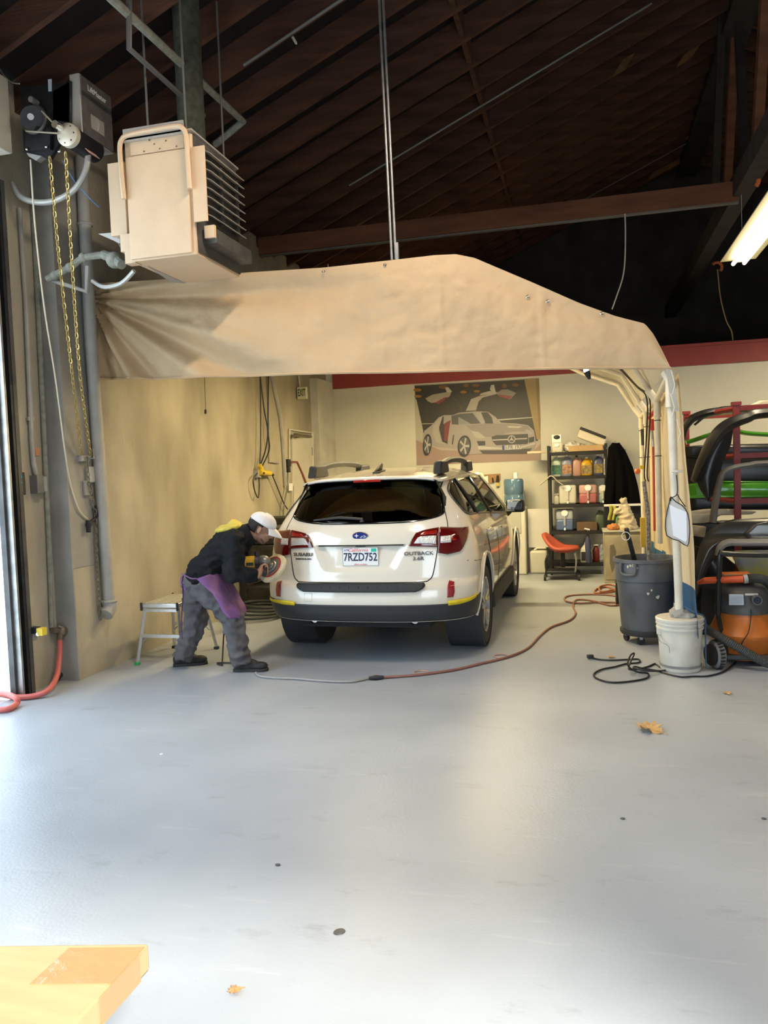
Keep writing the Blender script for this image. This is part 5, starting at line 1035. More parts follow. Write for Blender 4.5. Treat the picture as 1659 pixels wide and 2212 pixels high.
strippanel('bumper_cover', [(1548,1200),(1556,1182),(1575,1172),(1620,1172),(1700,1168)], [.03,.055,.06,.06,.06], -.56, mat('pale_gray_panel', (.34,.33,.31), .45), 'pale grey bumper lip in front of the fender', .5)
bodypanel('paint_panel', [(1575,1190),(1680,1186),(1680,1262),(1620,1262),(1600,1240)], -.30, .03, mat('gray_yellow_panel', (.30,.29,.27), .5, var=.5, vscale=7, c2=(.50,.42,.03)), 'grey panel splashed with yellow paint behind the vacuum')
bodypanel('bonnet_panel', [(1500,896),(1550,886),(1600,880),(1600,892),(1540,897),(1500,905)], .9, .03, pcream, 'cream bonnet edge on top of the rack, left'); bodypanel('bonnet_panel', [(1610,880),(1640,866),(1690,860),(1690,880)], .7, .03, pcream, 'cream bonnet edge on top of the rack, right')
bodypanel('cream_panel', [(1487,1105),(1530,1100),(1570,1100),(1635,1105),(1620,1112),(1560,1110),(1530,1128),(1490,1130)], .1, .03, pcream, 'cream body panel lying flat on the rack')
bodypanel('cream_panel', [(1490,1135),(1525,1138),(1522,1160),(1492,1155)], .3, .02, pcream, 'cream panel end low at the left of the rack')
bodypanel('black_bumper', [(1500,1180),(1550,1190),(1600,1230),(1640,1260),(1690,1260),(1690,1420),(1520,1420),(1498,1330)], .15, .12, pb, 'large black bumper stored upright on the floor behind the vacuum')
bodypanel('dark_filler', [(1479,984),(1540,990),(1690,988),(1690,1044),(1560,1040),(1484,1046)], .72, .05, pb, 'dark filler sheet added behind the door frame on the rack')  # dark sheet added to fill a dark gap, not a known panel
bodypanel('dark_filler', [(1485,1075),(1560,1074),(1690,1073),(1690,1100),(1560,1099),(1487,1104)], .68, .05, pb, 'dark filler sheet added under the green panel')  # second added dark sheet, fills the gap below the green panel
bodypanel('dark_backing', [(1490,1128),(1690,1112),(1690,1200),(1560,1190),(1495,1185)], .45, .06, pb, 'black sheet added as dark background behind the dark silver fender')  # added dark sheet so the pale wall does not show behind the fender
# ================================================================== BACK WALL: poster, shelf, cabinet, cooler
def bq(x, y, dy=0.): return at(x, y, Y=YB-dy)
post_ = thing('poster', 'large poster of a silver sports car with raised doors on the back wall', 'poster', bq(900,1000,.01))
# print: flat shapes layered on the sheet (crop frame 880..1180 x 790..1010 of the photo, 5.53 x)
def pp(cx, cy): return 880+cx/5.53, 790+cy/5.53
PC_ = [0]
def flat(poly, colr, name, rough=.45):
    PC_[0] += 1; k = .006+.0004*PC_[0]; colr = tuple(c**1.15*.85 for c in colr); m = mat('print_%02x%02x%02x' % tuple(int(255*min(1, c)) for c in colr), colr, rough)
    q = MB(); q.add([bq(*pp(*p), k) for p in poly], [tuple(range(len(poly)))]); q.build(name, m, post_, smooth=0)
def ell(c, rx, ry, n=24, rot=0.): return [(c[0]+rx*math.cos(2*PI*i/n)*math.cos(rot)-ry*math.sin(2*PI*i/n)*math.sin(rot), c[1]+rx*math.cos(2*PI*i/n)*math.sin(rot)+ry*math.sin(2*PI*i/n)*math.cos(rot)) for i in range(n)]
MB().prism([bq(*pp(*p), .001) for p in ((82,228),(1575,145),(1598,1130),(110,1192))], (0,-.005,0)).build('sheet', mat('poster_sheet', (.38,.33,.27), .45), post_)
flat([(86,240),(1570,155),(1560,900),(175,800),(100,400)], (.055,.048,.036), 'print_background')
flat([(86,380),(110,410),(190,780),(170,890),(100,885)], (.52,.49,.40), 'print_column'); flat([(1395,160),(1530,152),(1590,880),(1545,880)], (.40,.29,.12), 'print_pillar'); flat([(1530,152),(1572,155),(1590,700),(1580,880)], (.30,.20,.08), 'print_pillar_edge')
flat([(105,890),(400,1010),(1500,1030),(1592,930),(1597,1125),(112,1190)], (.40,.29,.24), 'print_ground')
for c, rx, ry in (((120,290),50,20),((125,365),45,16),((430,255),60,22),((670,315),40,18),((830,305),40,14),((1160,240),30,26),((1290,230),40,22),((820,235),45,20),((700,235),30,22)): flat(ell(c, rx, ry, 10), (.40,.20,.03) if c[1] > 260 else (.22,.11,.02), 'print_lamp')
flat([(1085,640),(1500,612),(1500,622),(1090,655)], (.55,.53,.47), 'print_rail'); flat([(170,690),(330,685),(330,695),(170,700)], (.4,.38,.33), 'print_rail')
# left gull-wing door
flat([(215,390),(300,345),(470,315),(525,325),(500,370),(430,400),(400,430),(290,445),(245,425)], (.42,.37,.30), 'print_door'); flat([(330,440),(440,380),(480,370),(430,425),(370,455)], (.30,.06,.05), 'print_door_trim'); flat([(450,260),(490,258),(535,310),(510,322),(470,315)], (.55,.52,.45), 'print_mirror')
flat([(520,375),(560,380),(640,500),(655,540),(640,530),(600,440)], (.10,.09,.08), 'print_door_arm')
# right gull-wing door
flat([(698,540),(760,400),(850,365),(1050,330),(1080,335),(900,380),(850,430),(820,535)], (.45,.40,.34), 'print_door'); flat([(880,330),(990,300),(1080,320),(1050,335),(860,355)], (.50,.46,.40), 'print_door'); flat([(1060,330),(1130,285),(1200,282),(1300,325),(1230,400),(1100,365)], (.28,.25,.23), 'print_door_inside'); flat([(1080,345),(1250,360),(1225,400),(1100,370)], (.30,.05,.05), 'print_door_trim'); flat([(985,280),(1000,232),(1035,225),(1055,320),(1000,300)], (.58,.55,.48), 'print_mirror')
# silver sports car
flat([(190,850),(200,780),(290,710),(370,620),(435,590),(540,590),(620,560),(800,545),(960,550),(1050,610),(1120,680),(1300,690),(1440,710),(1510,770),(1530,860),(1530,950),(1500,1000),(1430,1050),(900,1050),(760,1060),(600,1000),(350,960),(215,950)], (.40,.36,.33), 'print_body')
flat([(525,600),(620,575),(780,565),(875,690),(610,705),(530,700)], (.10,.10,.10), 'print_glass'); flat([(610,610),(680,650),(760,695),(610,705)], (.30,.30,.31), 'print_glass_light'); flat([(820,560),(960,555),(1010,620),(1025,690),(930,690),(870,620)], (.05,.05,.05), 'print_glass_dark'); flat([(820,560),(880,558),(930,680),(880,690)], (.42,.40,.38), 'print_glass_glare')
flat([(380,650),(435,600),(430,700),(520,650),(490,760),(480,940),(420,920),(380,760)], (.06,.045,.04), 'print_door_opening'); flat([(440,690),(515,650),(480,900),(440,900)], (.24,.05,.05), 'print_seat'); flat([(300,730),(380,630),(420,610),(370,760),(400,900),(480,935),(350,920),(310,840)], (.46,.42,.36), 'print_quarter')
flat([(700,715),(930,690),(1200,690),(1440,720),(1480,780),(1250,790),(1010,850),(930,850),(760,770)], (.30,.27,.26), 'print_bonnet'); flat([(1190,720),(1380,725),(1330,745),(1210,740)], (.52,.48,.40), 'print_bonnet_glare'); flat([(760,780),(850,790),(935,860),(880,870),(820,860)], (.48,.45,.40), 'print_headlamp'); flat([(1400,760),(1460,770),(1510,810),(1450,830)], (.42,.40,.40), 'print_headlamp')
flat([(545,830),(560,825),(545,940),(530,940)], (.06,.06,.06), 'print_vent')
flat([(1005,850),(1060,830),(1440,815),(1445,910),(1430,935),(1060,950),(1015,900)], (.07,.065,.06), 'print_grille'); flat([(1015,882),(1430,862),(1430,876),(1018,896)], (.50,.48,.45), 'print_grille_bar'); flat([(830,900),(930,900),(930,950),(850,955)], (.06,.055,.05), 'print_intake'); flat([(1450,860),(1515,845),(1512,905),(1452,920)], (.06,.055,.05), 'print_intake'); flat([(840,960),(1130,980),(1130,1000),(850,1000)], (.55,.52,.48), 'print_bumper'); flat([(1360,965),(1525,915),(1525,940),(1360,985)], (.55,.52,.48), 'print_bumper'); flat([(860,1010),(1140,1010),(1490,985),(1430,1050),(900,1050)], (.10,.09,.09), 'print_lower')
for c, rx, ry in (((238,945),52,130),((680,960),80,128)):
    flat(ell(c, rx, ry, 28, .08), (.04,.04,.04), 'print_tyre'); flat(ell((c[0]-2,c[1]-4), rx*.78, ry*.80, 28, .08), (.12,.11,.11), 'print_rim')
    for k in range(5):
        a = 2*PI*k/5+.3; d_ = (math.sin(a)*rx*.75, -math.cos(a)*ry*.78); n_ = (math.cos(a)*rx*.08, math.sin(a)*ry*.08); flat([(c[0]+n_[0],c[1]+n_[1]), (c[0]+d_[0]+n_[0]*1.6,c[1]+d_[1]+n_[1]*1.6), (c[0]+d_[0]-n_[0]*1.6,c[1]+d_[1]-n_[1]*1.6), (c[0]-n_[0],c[1]-n_[1])], (.48,.46,.43), 'print_spoke')
flat(ell((1245,878), 46, 46, 28), (.55,.53,.50), 'print_emblem'); flat(ell((1245,878), 38, 38, 28), (.12,.11,.11), 'print_emblem')
for k in range(3):
    a = 2*PI*k/3; d_ = (math.sin(a)*42, -math.cos(a)*42); n_ = (math.cos(a)*7, math.sin(a)*7); flat([(1245+n_[0],878+n_[1]), (1245+d_[0],878+d_[1]), (1245-n_[0],878-n_[1])], (.6,.58,.55), 'print_emblem')
flat([(1130,953),(1358,942),(1360,996),(1135,1008)], (.62,.62,.58), 'print_plate'); flat([(1130,953),(1160,951),(1162,1006),(1135,1008)], (.05,.08,.35), 'print_plate_band')
text_mesh('S:PR 197', .085, 'print_plate_text', mat('print_black', (.03,.03,.03), .5), post_, bq(*pp(1262,974), .006+.0004*(PC_[0]+3)), (1,0,.0), (0,0,1), .0002, sx=.8)
# exit sign, door, wiring on the side wall near the far corner
def wq(x, y, dx=0.): return at(x, y, X=XL+dx)
dr = struct(MB().prism([wq(628,938,.004), wq(673,944,.004), wq(673,1215,.004), wq(628,1215,.004)], (.025,0,0)).build('door_1', mat('cream_door', (.55,.52,.44), .6, var=.1, vscale=3), smooth=0), 'cream personnel door in the side wall by the far corner')
MB().tube([wq(630,942,.06), wq(645,941,.08), wq(672,943,.04)], .018, 8).build('door_closer', brn, dr); MB().box(wq(641,941,.06), (.06,.09,.06)).build('closer_body', brn, dr)
MB().tube([wq(674,935,.02), wq(675,1060,.02), wq(676,1210,.02)], .025, 6).build('door_jamb', wall_white, dr); MB().box(wq(674,975,.03), (.02,.03,.12)).build('hinge', steel_gal, dr)
a = wq(654,849,.10); ex = thing('exit_sign', 'cream exit sign box on the side wall', 'sign', a)
MB().b2((a.x-.08,a.y-.02,a.z-.085), (a.x+.06,a.y+.04,a.z+.085)).build('case', mat('cream_sign', (.66,.62,.45), .5), ex, bevel=.006); text_mesh('EXIT', .14, 'lettering', mat('sign_green', (.05,.10,.03), .5), ex, (a.x-.01,a.y-.023,a.z), (1,0,0), (0,0,1), .001, sx=.40, bold=.004)
MB().tube([wq(645,812,.03), wq(648,835,.03)], .010, 6).build('conduit', wall_white, ex)
def run(name, pts, r, label, m=pipe_gray, cat='conduit'): return tag(MB().tube(pts, r, 8).build(name, m), label, cat)
run('conduit', [wq(586,808,.02), wq(605,900,.02), wq(611,960,.02), wq(616,1050,.02)], .030, 'stout grey conduit bending down the side wall behind the car'); run('conduit', [wq(578,808,.02), wq(581,880,.02), wq(582,998,.02), wq(602,1000,.02)], .012, 'thin conduit beside the stout conduit')
run('conduit', [wq(625,1005,.02), wq(625,928,.02), wq(674,935,.02), bq(704,935,.06)], .014, 'cream conduit framing the personnel door', wall_white)
run('air_line', [wq(626,998,.03), wq(642,998,.04), wq(652,1020,.04), wq(665,1052,.05)], .014, 'brown rubber air line drooping by the door', mat('brown_hose', (.25,.07,.04), .6), 'hose')
bx = thing('air_regulator', 'dark air regulator on the side wall conduit', 'regulator', wq(621,1005,.05)); MB().box(wq(621,1000,.05), (.07,.10,.10)).build('head', steel_blk, bx, bevel=.01); MB().tube([wq(621,1005,.05), wq(622,1020,.05)], .035, 12).build('bowl', steel_blk, bx); MB().tube(curve_pts([wq(622,1020,.05), wq(620,1055,.05), wq(614,1090,.06), wq(612,1118,.06)], 4), .010, 6).build('hose', mat('green_gray_hose', (.15,.17,.13), .6), bx); MB().prism([wq(624,1044,.04), wq(632,1044,.04), wq(631,1060,.04), wq(623,1060,.04)], (.004,0,0)).build('tag', plm, bx)
run('conduit', [wq(633,1050,.02), wq(632,1110,.02)], .012, 'short dark riser below the regulator', steel_blk)
mat('yellow_socket', (.68,.48,.03), .4)
sk = thing('yellow_socket_block', 'yellow multi-outlet plug block hanging on the wall', 'power outlet', wq(567,1021,.06)); MB().tube([wq(561,1020,.07), wq(583,1023,.07)], .035, 10).build('block', MATS['yellow_socket'], sk); MB().tube([wq(561,1005,.07), wq(567,1018,.07)], .028, 10).build('plug', MATS['yellow_socket'], sk); MB().tube([wq(583,1023,.07), wq(590,1026,.07)], .018, 8).build('plug_end', blkp, sk); MB().cyl(wq(570,1022,.11), wq(570,1022,.10), .014, seg=10).build('socket_hole', blkp, sk)
MB().box(wq(556,1024,.03), (.06,.10,.09)).build('wall_box', pipe_gray, sk)
for pts, lb in (([(562,808),(563,870),(563,960),(561,1003)], 'black extension cable hanging straight to the yellow plug block'), ([(562,812),(570,880),(578,930),(574,970),(563,1003)], 'black cable sagging beside the straight one'), ([(580,808),(579,930),(582,970),(566,1008)], 'black cable looping in from the conduit'), ([(556,1022),(547,1035),(550,1060),(558,1075),(560,1050),(559,1030)], 'short black cable looped under the yellow plug block'), ([(588,1026),(600,1055),(612,1085),(621,1100)], 'black lead running from the yellow plug block down behind the car')):
    tag(MB().tube(curve_pts([wq(*p, .06) for p in pts], 5), .008, 6).build('cable', steel_blk), lb, 'cable')
tag(MB().tube([wq(442,808,.05), wq(444,885,.05)], .003, 5).build('pull_string', steel_blk), 'thin pull string hanging under the tarp hem', 'string'); tag(MB().tube([wq(444,885,.05), wq(444,894,.05)], .012, 6).build('string_weight', steel_blk), 'small dark weight on the end of the pull string', 'weight')
bl = thing('parts_bench', 'dark cluttered bench along the side wall behind the car', 'bench', (XL+.35,9.3,0)); bdk = mat('dark_bench', (.035,.032,.028), .7, var=.4, vscale=8)
MB().b2((XL+.02,8.4,.72), (XL+.62,10.6,.77)).build('top', bdk, bl); 
for x, y in ((XL+.06,8.45),(XL+.58,8.45),(XL+.06,10.55),(XL+.58,10.55)): MB().b2((x-.03,y-.03,0), (x+.03,y+.03,.72)).build('leg', bdk, bl)
MB().b2((XL+.05,8.45,.25), (XL+.6,10.55,.28)).build('shelf', bdk, bl)
for k, (y, w, h) in enumerate(((8.6,.25,.22),(9.0,.3,.3),(9.5,.28,.16),(9.95,.3,.26))): tag(MB().box((XL+.32,y,.77+h/2), (.34,w,h)).build('tool_box', bdk, bevel=.02), ['small','tall','flat','far'][k]+' dark tool case on the bench behind the worker', 'case')
# dark hose coil and buffer on the floor under the bench side
hc = thing('hose_coil', 'coil of black air hose on the floor by the side wall', 'hose', (-3.0,7.9,0))
cc_ = at(548,1330,Z=.02)
for k in range(4): MB().torus(cc_+V((.02*k,.06*k,.018+.034*k*.8)), .34-.03*k, .017, (.02*k,.03,1), 36, 8).build('loop', hose_m, hc)
tag(MB().tube(curve_pts([at(497,1250,Y=7.2), at(506,1275,Y=7.2), at(504,1310,Y=7.3), at(515,1335,Z=.05)], 5), .016, 8).build('hose_arc', hose_m), 'black hose arching up behind the worker', 'hose')
# ------------------------------------------------------------------ shelf unit
SY = 11.42; 
def sq(x, y, dy=0.): return at(x, y, Y=SY+dy)
sx0, sx1 = sq(1188,1100).x, sq(1312,1100).x
shm = mat('shelf_black', (.012,.012,.013), .7)
sh = thing('shelving_unit', 'black steel shelving unit with cleaning jugs against the back wall', 'shelf', ((sx0+sx1)/2, SY+.2, 0))
lev = [sq(1250,y).z for y in (975,1028,1089,1147,1216)]; ztop = sq(1190,963).z
for x in (sx0, sx1):
    for y in (SY, SY+.42): MB().b2((x-.018,y-.018,0), (x+.018,y+.018,ztop)).build('upright', shm, sh)
for z in lev: MB().b2((sx0-.015,SY-.012,z-.045), (sx1+.015,SY+.435,z)).build('shelf_board', shm, sh)
def jug(x0, x1, yt, z0, m, label, dy=.10, capm=None, handle=True, lab=None, dep=.8, cat='jug', name='jug', capr=.30, labm=None):
    a, b = sq(x0, 1050, dy).x, sq(x1, 1050, dy).x; xc = (a+b)/2; w = (b-a)/2; h = sq((x0+x1)/2, yt, dy).z-z0; y = SY+dy+w*dep
    t = thing(name, label, cat, (xc, y, z0)); q = MB()
    prof_ = [(.90,.0),(1.,.03),(1.,.58),(.94,.68),(.55,.84),(.30,.90),(.30,.94)]; vs_ = []; seg = 24
    for r_, k in prof_:
        for i in range(seg):
            an = 2*PI*i/seg; n_ = 5 if k < .65 else 3; cx_, sx_ = math.cos(an), math.sin(an); e = (abs(cx_)**n_+abs(sx_)**n_)**(-1/n_); vs_.append(V((xc+w*r_*e*cx_*.98, y+w*dep*r_*e*sx_, z0+h*k)))
    fs_ = [(j*seg+i, j*seg+(i+1) % seg, (j+1)*seg+(i+1) % seg, (j+1)*seg+i) for j in range(len(prof_)-1) for i in range(seg)]+[tuple(range(seg))[::-1], tuple((len(prof_)-1)*seg+i for i in range(seg))]
    q.add(vs_, fs_); q.build('bottle', m, t, smooth=50)
    MB().lathe([(w*capr,h*.93),(w*capr,h*1.0),(0,h*1.0)], (xc,y,z0), 16, cap0=False, cap1=False).build('cap', capm or plm, t)
    if handle: MB().tube(curve_pts([V((xc+w*.35,y-w*dep*.2,z0+h*.88)), V((xc+w*.85,y-w*dep*.2,z0+h*.80)), V((xc+w*.92,y-w*dep*.2,z0+h*.60))], 4), w*.14, 8).build('handle', m, t)
    if lab: MB().b2((xc-w*.86,y-w*dep*1.012,z0+h*.10), (xc+w*.86,y-w*dep*1.0,z0+h*.55)).build('label', labm or mat('jug_label_'+name+str(x0), lab, .5, var=.6, vscale=25), t)
    return t
mint = mat('mint_plastic', (.42,.52,.42), .4); bluegray = mat('blue_gray_plastic', (.22,.24,.33), .35); pinkp = mat('pink_plastic', (.46,.25,.20), .4); yelp = mat('amber_plastic', (.60,.34,.02), .35); navyp = mat('navy_plastic', (.07,.08,.16), .35); clr = mat('milky_plastic', (.55,.53,.44), .4); clg = mat('dull_green_plastic', (.10,.13,.09), .4)
jug(1192,1213,984,lev[1],mint,'pale mint jug with dark green label, first on the upper shelf',lab=(.05,.16,.11)); jug(1214,1237,983,lev[1],bluegray,'blue-grey jug with orange striped label on the upper shelf',lab=(.40,.22,.12)); jug(1238,1257,984,lev[1],pinkp,'plain pink jug on the upper shelf',capm=blkp); jug(1256,1281,987,lev[1],yelp,'amber yellow jug on the upper shelf',lab=(.35,.25,.10)); jug(1283,1304,982,lev[1],navyp,'dark blue jug with yellow label on the upper shelf',lab=(.30,.22,.06)); jug(1305,1312,985,lev[1],clr,'narrow white bottle at the right end of the upper shelf',handle=False,lab=(.4,.4,.38))
def carboy(x0, x1, yt, z0, m, label, m2=None, tapm=plm, dy=.05):
    a, b = sq(x0, 1070, dy).x, sq(x1, 1070, dy).x; zt_ = sq((x0+x1)/2, yt, dy).z; xc = (a+b)/2; t = thing('spigot_carboy', label, 'container', (xc, SY+dy+.15, z0)); h = zt_-z0
    MB().b2((a+.006,SY+dy,z0), (b-.006,SY+dy+.26,z0+h*(.55 if m2 else 1))).build('tank', m, t, bevel=.03, bseg=3)
    if m2: MB().b2((a+.006,SY+dy,z0+h*.5), (b-.006,SY+dy+.26,z0+h)).build('tank_top', m2, t, bevel=.03, bseg=3)
    MB().lathe([(.045,0),(.045,.02),(.0,.02)], (xc,SY+dy+.0,z0+h*.84), 16, (0,-1,0), cap0=False, cap1=False).build('cap', tapm, t); MB().tube([(xc,SY+dy-.01,z0+h*.70), (xc,SY+dy-.01,z0+h*.25)], .016, 8).build('grip_rib', m2 or m, t); MB().tube([(xc,SY+dy,z0+h*.12), (xc,SY+dy-.05,z0+h*.12), (xc,SY+dy-.055,z0+h*.04)], .012, 8).build('spigot', tapm, t)
carboy(1207,1246,1048,lev[2],clr,'cream spigot container on the middle shelf'); carboy(1250,1291,1047,lev[2],mat('pink_liquid', (.42,.13,.12), .35),'spigot container half full of pink liquid',mat('pink_clear', (.52,.32,.27), .35)); carboy(1293,1312,1048,lev[2],mat('teal_liquid', (.25,.33,.30), .35),'clear spigot container partly behind the hanging jacket',clr); carboy(1199,1238,1101,lev[3],mat('blue_liquid', (.10,.15,.28), .35),'blue spigot container on the lower shelf',mat('pale_blue_clear', (.38,.42,.46), .35))
jug(1195,1207,1067,lev[2],clr,'small measuring cup at the left of the middle shelf',handle=False,cat='cup',name='cup',capr=.9,dep=1.); jug(1284,1305,1099,lev[3],clg,'dull green jug at the back of the lower shelf'); jug(1250,1276,1173,lev[4],clr,'cream bottle with black label on the bottom shelf',lab=(.03,.03,.03),dy=.02); jug(1291,1308,1168,lev[4],bluegray,'blue and white jug on the bottom shelf',lab=(.4,.42,.45))
jug(1277,1292,1176,lev[4],mat('dark_red_tin', (.20,.025,.02), .4),'dark red tin on the bottom shelf',handle=False,cat='tin',name='tin',capr=.95,dy=.12)
s_ = sq(1271,1213,-.05); sp = thing('spray_bottle', 'blue trigger spray bottle on the bottom shelf', 'spray bottle', (s_.x,SY+.02,lev[4])); hsp = sq(1271,1140).z-lev[4]; MB().lathe([(.0,0),(.042,0),(.042,hsp*.55),(.036,hsp*.62),(.016,hsp*.78),(.014,hsp*.9),(.0,hsp*.9)], (s_.x,SY+.04,lev[4]), 18, cap0=False, cap1=False).build('bottle', navyp, sp); MB().tube([(s_.x+.03,SY+.04,lev[4]+hsp*.93),(s_.x-.045,SY+.04,lev[4]+hsp*.97)], .014, 8).build('trigger_head', plm, sp)
tag(MB().box(sq(1268,1136,.15)*1, (.28,.2,.12)).build('brown_box', mat('brown_card', (.14,.09,.05), .8), bevel=.004), 'small brown box on the lower shelf', 'box').location.z = 0
# top of the shelf
a = sq(1203,955,.1); ds = thing('dispenser', 'white soap dispenser on top of the shelving', 'dispenser', (a.x,a.y,lev[0])); MB().b2((a.x-.075,SY+.06,lev[0]), (a.x+.075,SY+.18,lev[0]+.14)).build('base', clr, ds, bevel=.008); MB().b2((a.x-.07,SY+.09,lev[0]+.14), (a.x+.065,SY+.18,sq(1203,938).z)).build('back', plm, ds, bevel=.008); MB().sphere((a.x,SY+.085,sq(1203,944).z), (.045,.012,.03), 12, 8).build('dark_window', blkp, ds); MB().sphere((a.x,SY+.06,lev[0]+.10), (.04,.015,.03), 12, 8).build('button', plm, ds)
q = MB(); q.sphere(V((sq(1236,955).x,SY+.2,lev[0]+.07)), (.13,.12,.08), 14, 10); q.sphere(V((sq(1248,957).x,SY+.22,lev[0]+.06)), (.12,.1,.06), 14, 10); tag(organic(q, 'plastic_bag', mat('white_bag', (.58,.55,.50), .4), None, .012, 2, disp=.035, dscale=14), 'crumpled white bag on top of the shelving', 'bag')
rt = thing('cloth_roll', 'cream cloth bundle with black stripe lying on the long box', 'cloth', (sq(1280,955).x,SY+.12,lev[0]+.08)); an_ = .42
MB().box((sq(1279,944).x,SY+.12,sq(1279,946).z), (.40,.20,.13), (0,an_,0)).build('bundle', mat('cream_cloth', (.66,.60,.47), .8, bump=.2), rt, bevel=.03, bseg=3); MB().box((sq(1281,940).x,SY+.10,sq(1281,935).z), (.38,.19,.04), (0,an_,0)).build('black_strip', blkp, rt, bevel=.01)
tag(MB().b2((sq(1228,970).x,SY-.03,lev[0]), (sq(1302,970).x,SY+.12,sq(1260,962).z)).build('long_carton', mat('tan_carton', (.46,.30,.14), .8, var=.1), bevel=.004), 'long tan carton on top of the shelving', 'box')
tag(MB().prism([(sq(1138,970).x,SY+.05,lev[0]), (sx0+.1,SY+.05,lev[0]), (sx0+.1,SY+.3,lev[0]), (sq(1138,970).x,SY+.3,lev[0])], (0,0,.03)).build('wood_tray', mat('pale_wood_tray', (.5,.42,.30), .7, var=.2)), 'pale tray sticking out from the shelf top in front of the poster', 'tray')
tag(MB().tube(curve_pts([sq(1166,1048,-.03), sq(1180,1036,-.03), sq(1191,1028,-.03), sq(1205,1040,-.03), sq(1216,1048,-.03)], 4), .028, 8, flat=.3).build('white_rag', mat('white_cloth', (.62,.58,.46), .9)), 'white rag strip draped over the shelf edge', 'rag')
jb = MB(); JA = [(1326,956),(1315,968),(1312,1010),(1308,1060),(1306,1090),(1384,1090),(1378,1050),(1366,1010),(1352,975),(1338,957)]
def jkf(u, v): y = lerp(957, 1090, v); x0_ = interp(y, [(956,1325),(968,1315),(1010,1312),(1060,1308),(1090,1306)]); x1_ = interp(y, [(956,1336),(975,1350),(1010,1366),(1050,1377),(1090,1384)]); x = lerp(x0_, x1_, u); return sq(x, y, -.10+.04*math.sin(u*19+v*2)*v-.12*math.sin(PI*u))
jk_ = thing('hanging_jacket', 'black coat hanging on the end of the shelving', 'coat', sq(1345,1090,-.1)); MB().grid(jkf, 40, 24).build('coat', mat('black_wool', (.004,.004,.0045), 1., spec=.05), jk_, solid=.02, smooth=70); MB().tube([sq(1328,952,-.08), sq(1330,962,-.08)], .01, 6).build('hanger_loop', steel_gal, jk_); MB().tube([sq(1310,968,-.05), sq(1352,972,-.05)], .012, 6).build('hanger_bar', steel_gal, jk_)
# steel cabinet with bag
CYb = 10.62; cx0 = at(1306,1260,Y=CYb).x; cx1 = cx0+.62; cz = at(1320,1149,Y=CYb).z
cab = thing('steel_cabinet', 'tan steel cabinet with a dirty front beside the shelving', 'cabinet', (cx0+.3,CYb+.2,0)); MB().b2((cx0,CYb,0), (cx1,CYb+.45,cz)).build('carcass', mat('tan_enamel', (.40,.35,.24), .5, var=.3, vscale=3.5), cab, bevel=.006); MB().b2((cx0+.02,CYb-.012,.05), (cx1-.02,CYb,cz-.05)).build('door', mat('tan_enamel_door', (.40,.35,.24), .5, var=.35, vscale=3), cab, bevel=.004); MB().b2((cx0-.01,CYb-.02,cz), (cx1+.01,CYb+.46,cz+.02)).build('top', clr, cab); MB().box((cx1-.08,CYb-.02,cz*.6), (.02,.02,.12)).build('handle', steel_gal, cab)
MB().prism([at(x, y, Y=CYb-.013) for x, y in ((1318,1178),(1326,1176),(1331,1190),(1330,1222),(1322,1238),(1317,1215))], (0,-.001,0)).build('stain', mat('dark_stain', (.14,.12,.09), .7), cab)
def cq(x, y, dy=0.): return at(x, y, Y=CYb+dy)
q = MB(); zc_ = cz+.02; q.tube([V((cq(1356,1140).x,CYb+.18,zc_)), V((cq(1354,1120).x,CYb+.18,cq(1354,1122).z)), V((cq(1350,1100).x,CYb+.18,cq(1350,1098).z)), cq(1349,1088,.18)], [.19,.15,.09,.035], 16, flat=.7); q.tube([cq(1349,1090,.18), cq(1346,1080,.18), cq(1340,1074,.18)], [.035,.045,.02], 10); q.tube([cq(1349,1096,.15), cq(1336,1104,.13), cq(1326,1106,.12)], [.03,.05,.015], 10)
tag(organic(q, 'carrier_bag', mat('beige_plastic_bag', (.55,.47,.33), .35), None, .011, 2, disp=.03, dscale=11, clipz=zc_), 'knotted beige plastic bag on the tan cabinet', 'bag')
q = MB(); q.sphere(V((cq(1325,1140).x,CYb+.08,zc_+.035)), (.075,.06,.04), 12, 8); tag(organic(q, 'orange_rag', mat('orange_mesh', (.50,.20,.06), .8), None, .010, 1, disp=.03, dscale=30, clipz=zc_), 'crumpled orange netting on the tan cabinet', 'rag')
tag(MB().grid(lambda u, v: cq(lerp(1315,1329,u)+2*math.sin(v*5), lerp(1092,1124,v), .16-.03*math.sin(u*9)), 8, 10).build('yellow_glove', mat('lime_cloth', (.45,.44,.10), .85), solid=.01), 'yellow-green cloth hanging behind the cabinet', 'cloth')
tag(MB().sphere(V((cq(1340,1128).x,CYb+.30,zc_+.09)), (.05,.05,.09), 14, 10).build('green_bottle', mat('green_bottle_m', (.12,.36,.12), .3)), 'green bottle half hidden behind the plastic bag', 'bottle')
tag(MB().b2((cq(1306,1091).x,CYb+.36,cq(1340,1092,.36).z-.008), (cq(1392,1091).x+.05,CYb+.42,cq(1340,1089,.36).z)).build('hanging_rail', plm), 'thin white rail behind the cabinet under the coat', 'rail')
tag(MB().b2((cq(1306,1091).x-.0,CYb+.45,.0), (cq(1392,1091).x+.05,CYb+.49,cq(1340,1092,.36).z)).build('dark_board', steel_blk), 'dark board standing behind the tan cabinet', 'board')
yl = at(1391,1180,Y=9.6); tag(MB().b2((yl.x-.035,9.58,at(1391,1182,Y=9.6).z), (yl.x+.035,9.63,at(1391,1118,Y=9.6).z)).build('spirit_level', mat('yellow_level', (.60,.45,.08), .5, var=.1), bevel=.004), 'yellow spirit level hanging by the canopy leg', 'level')
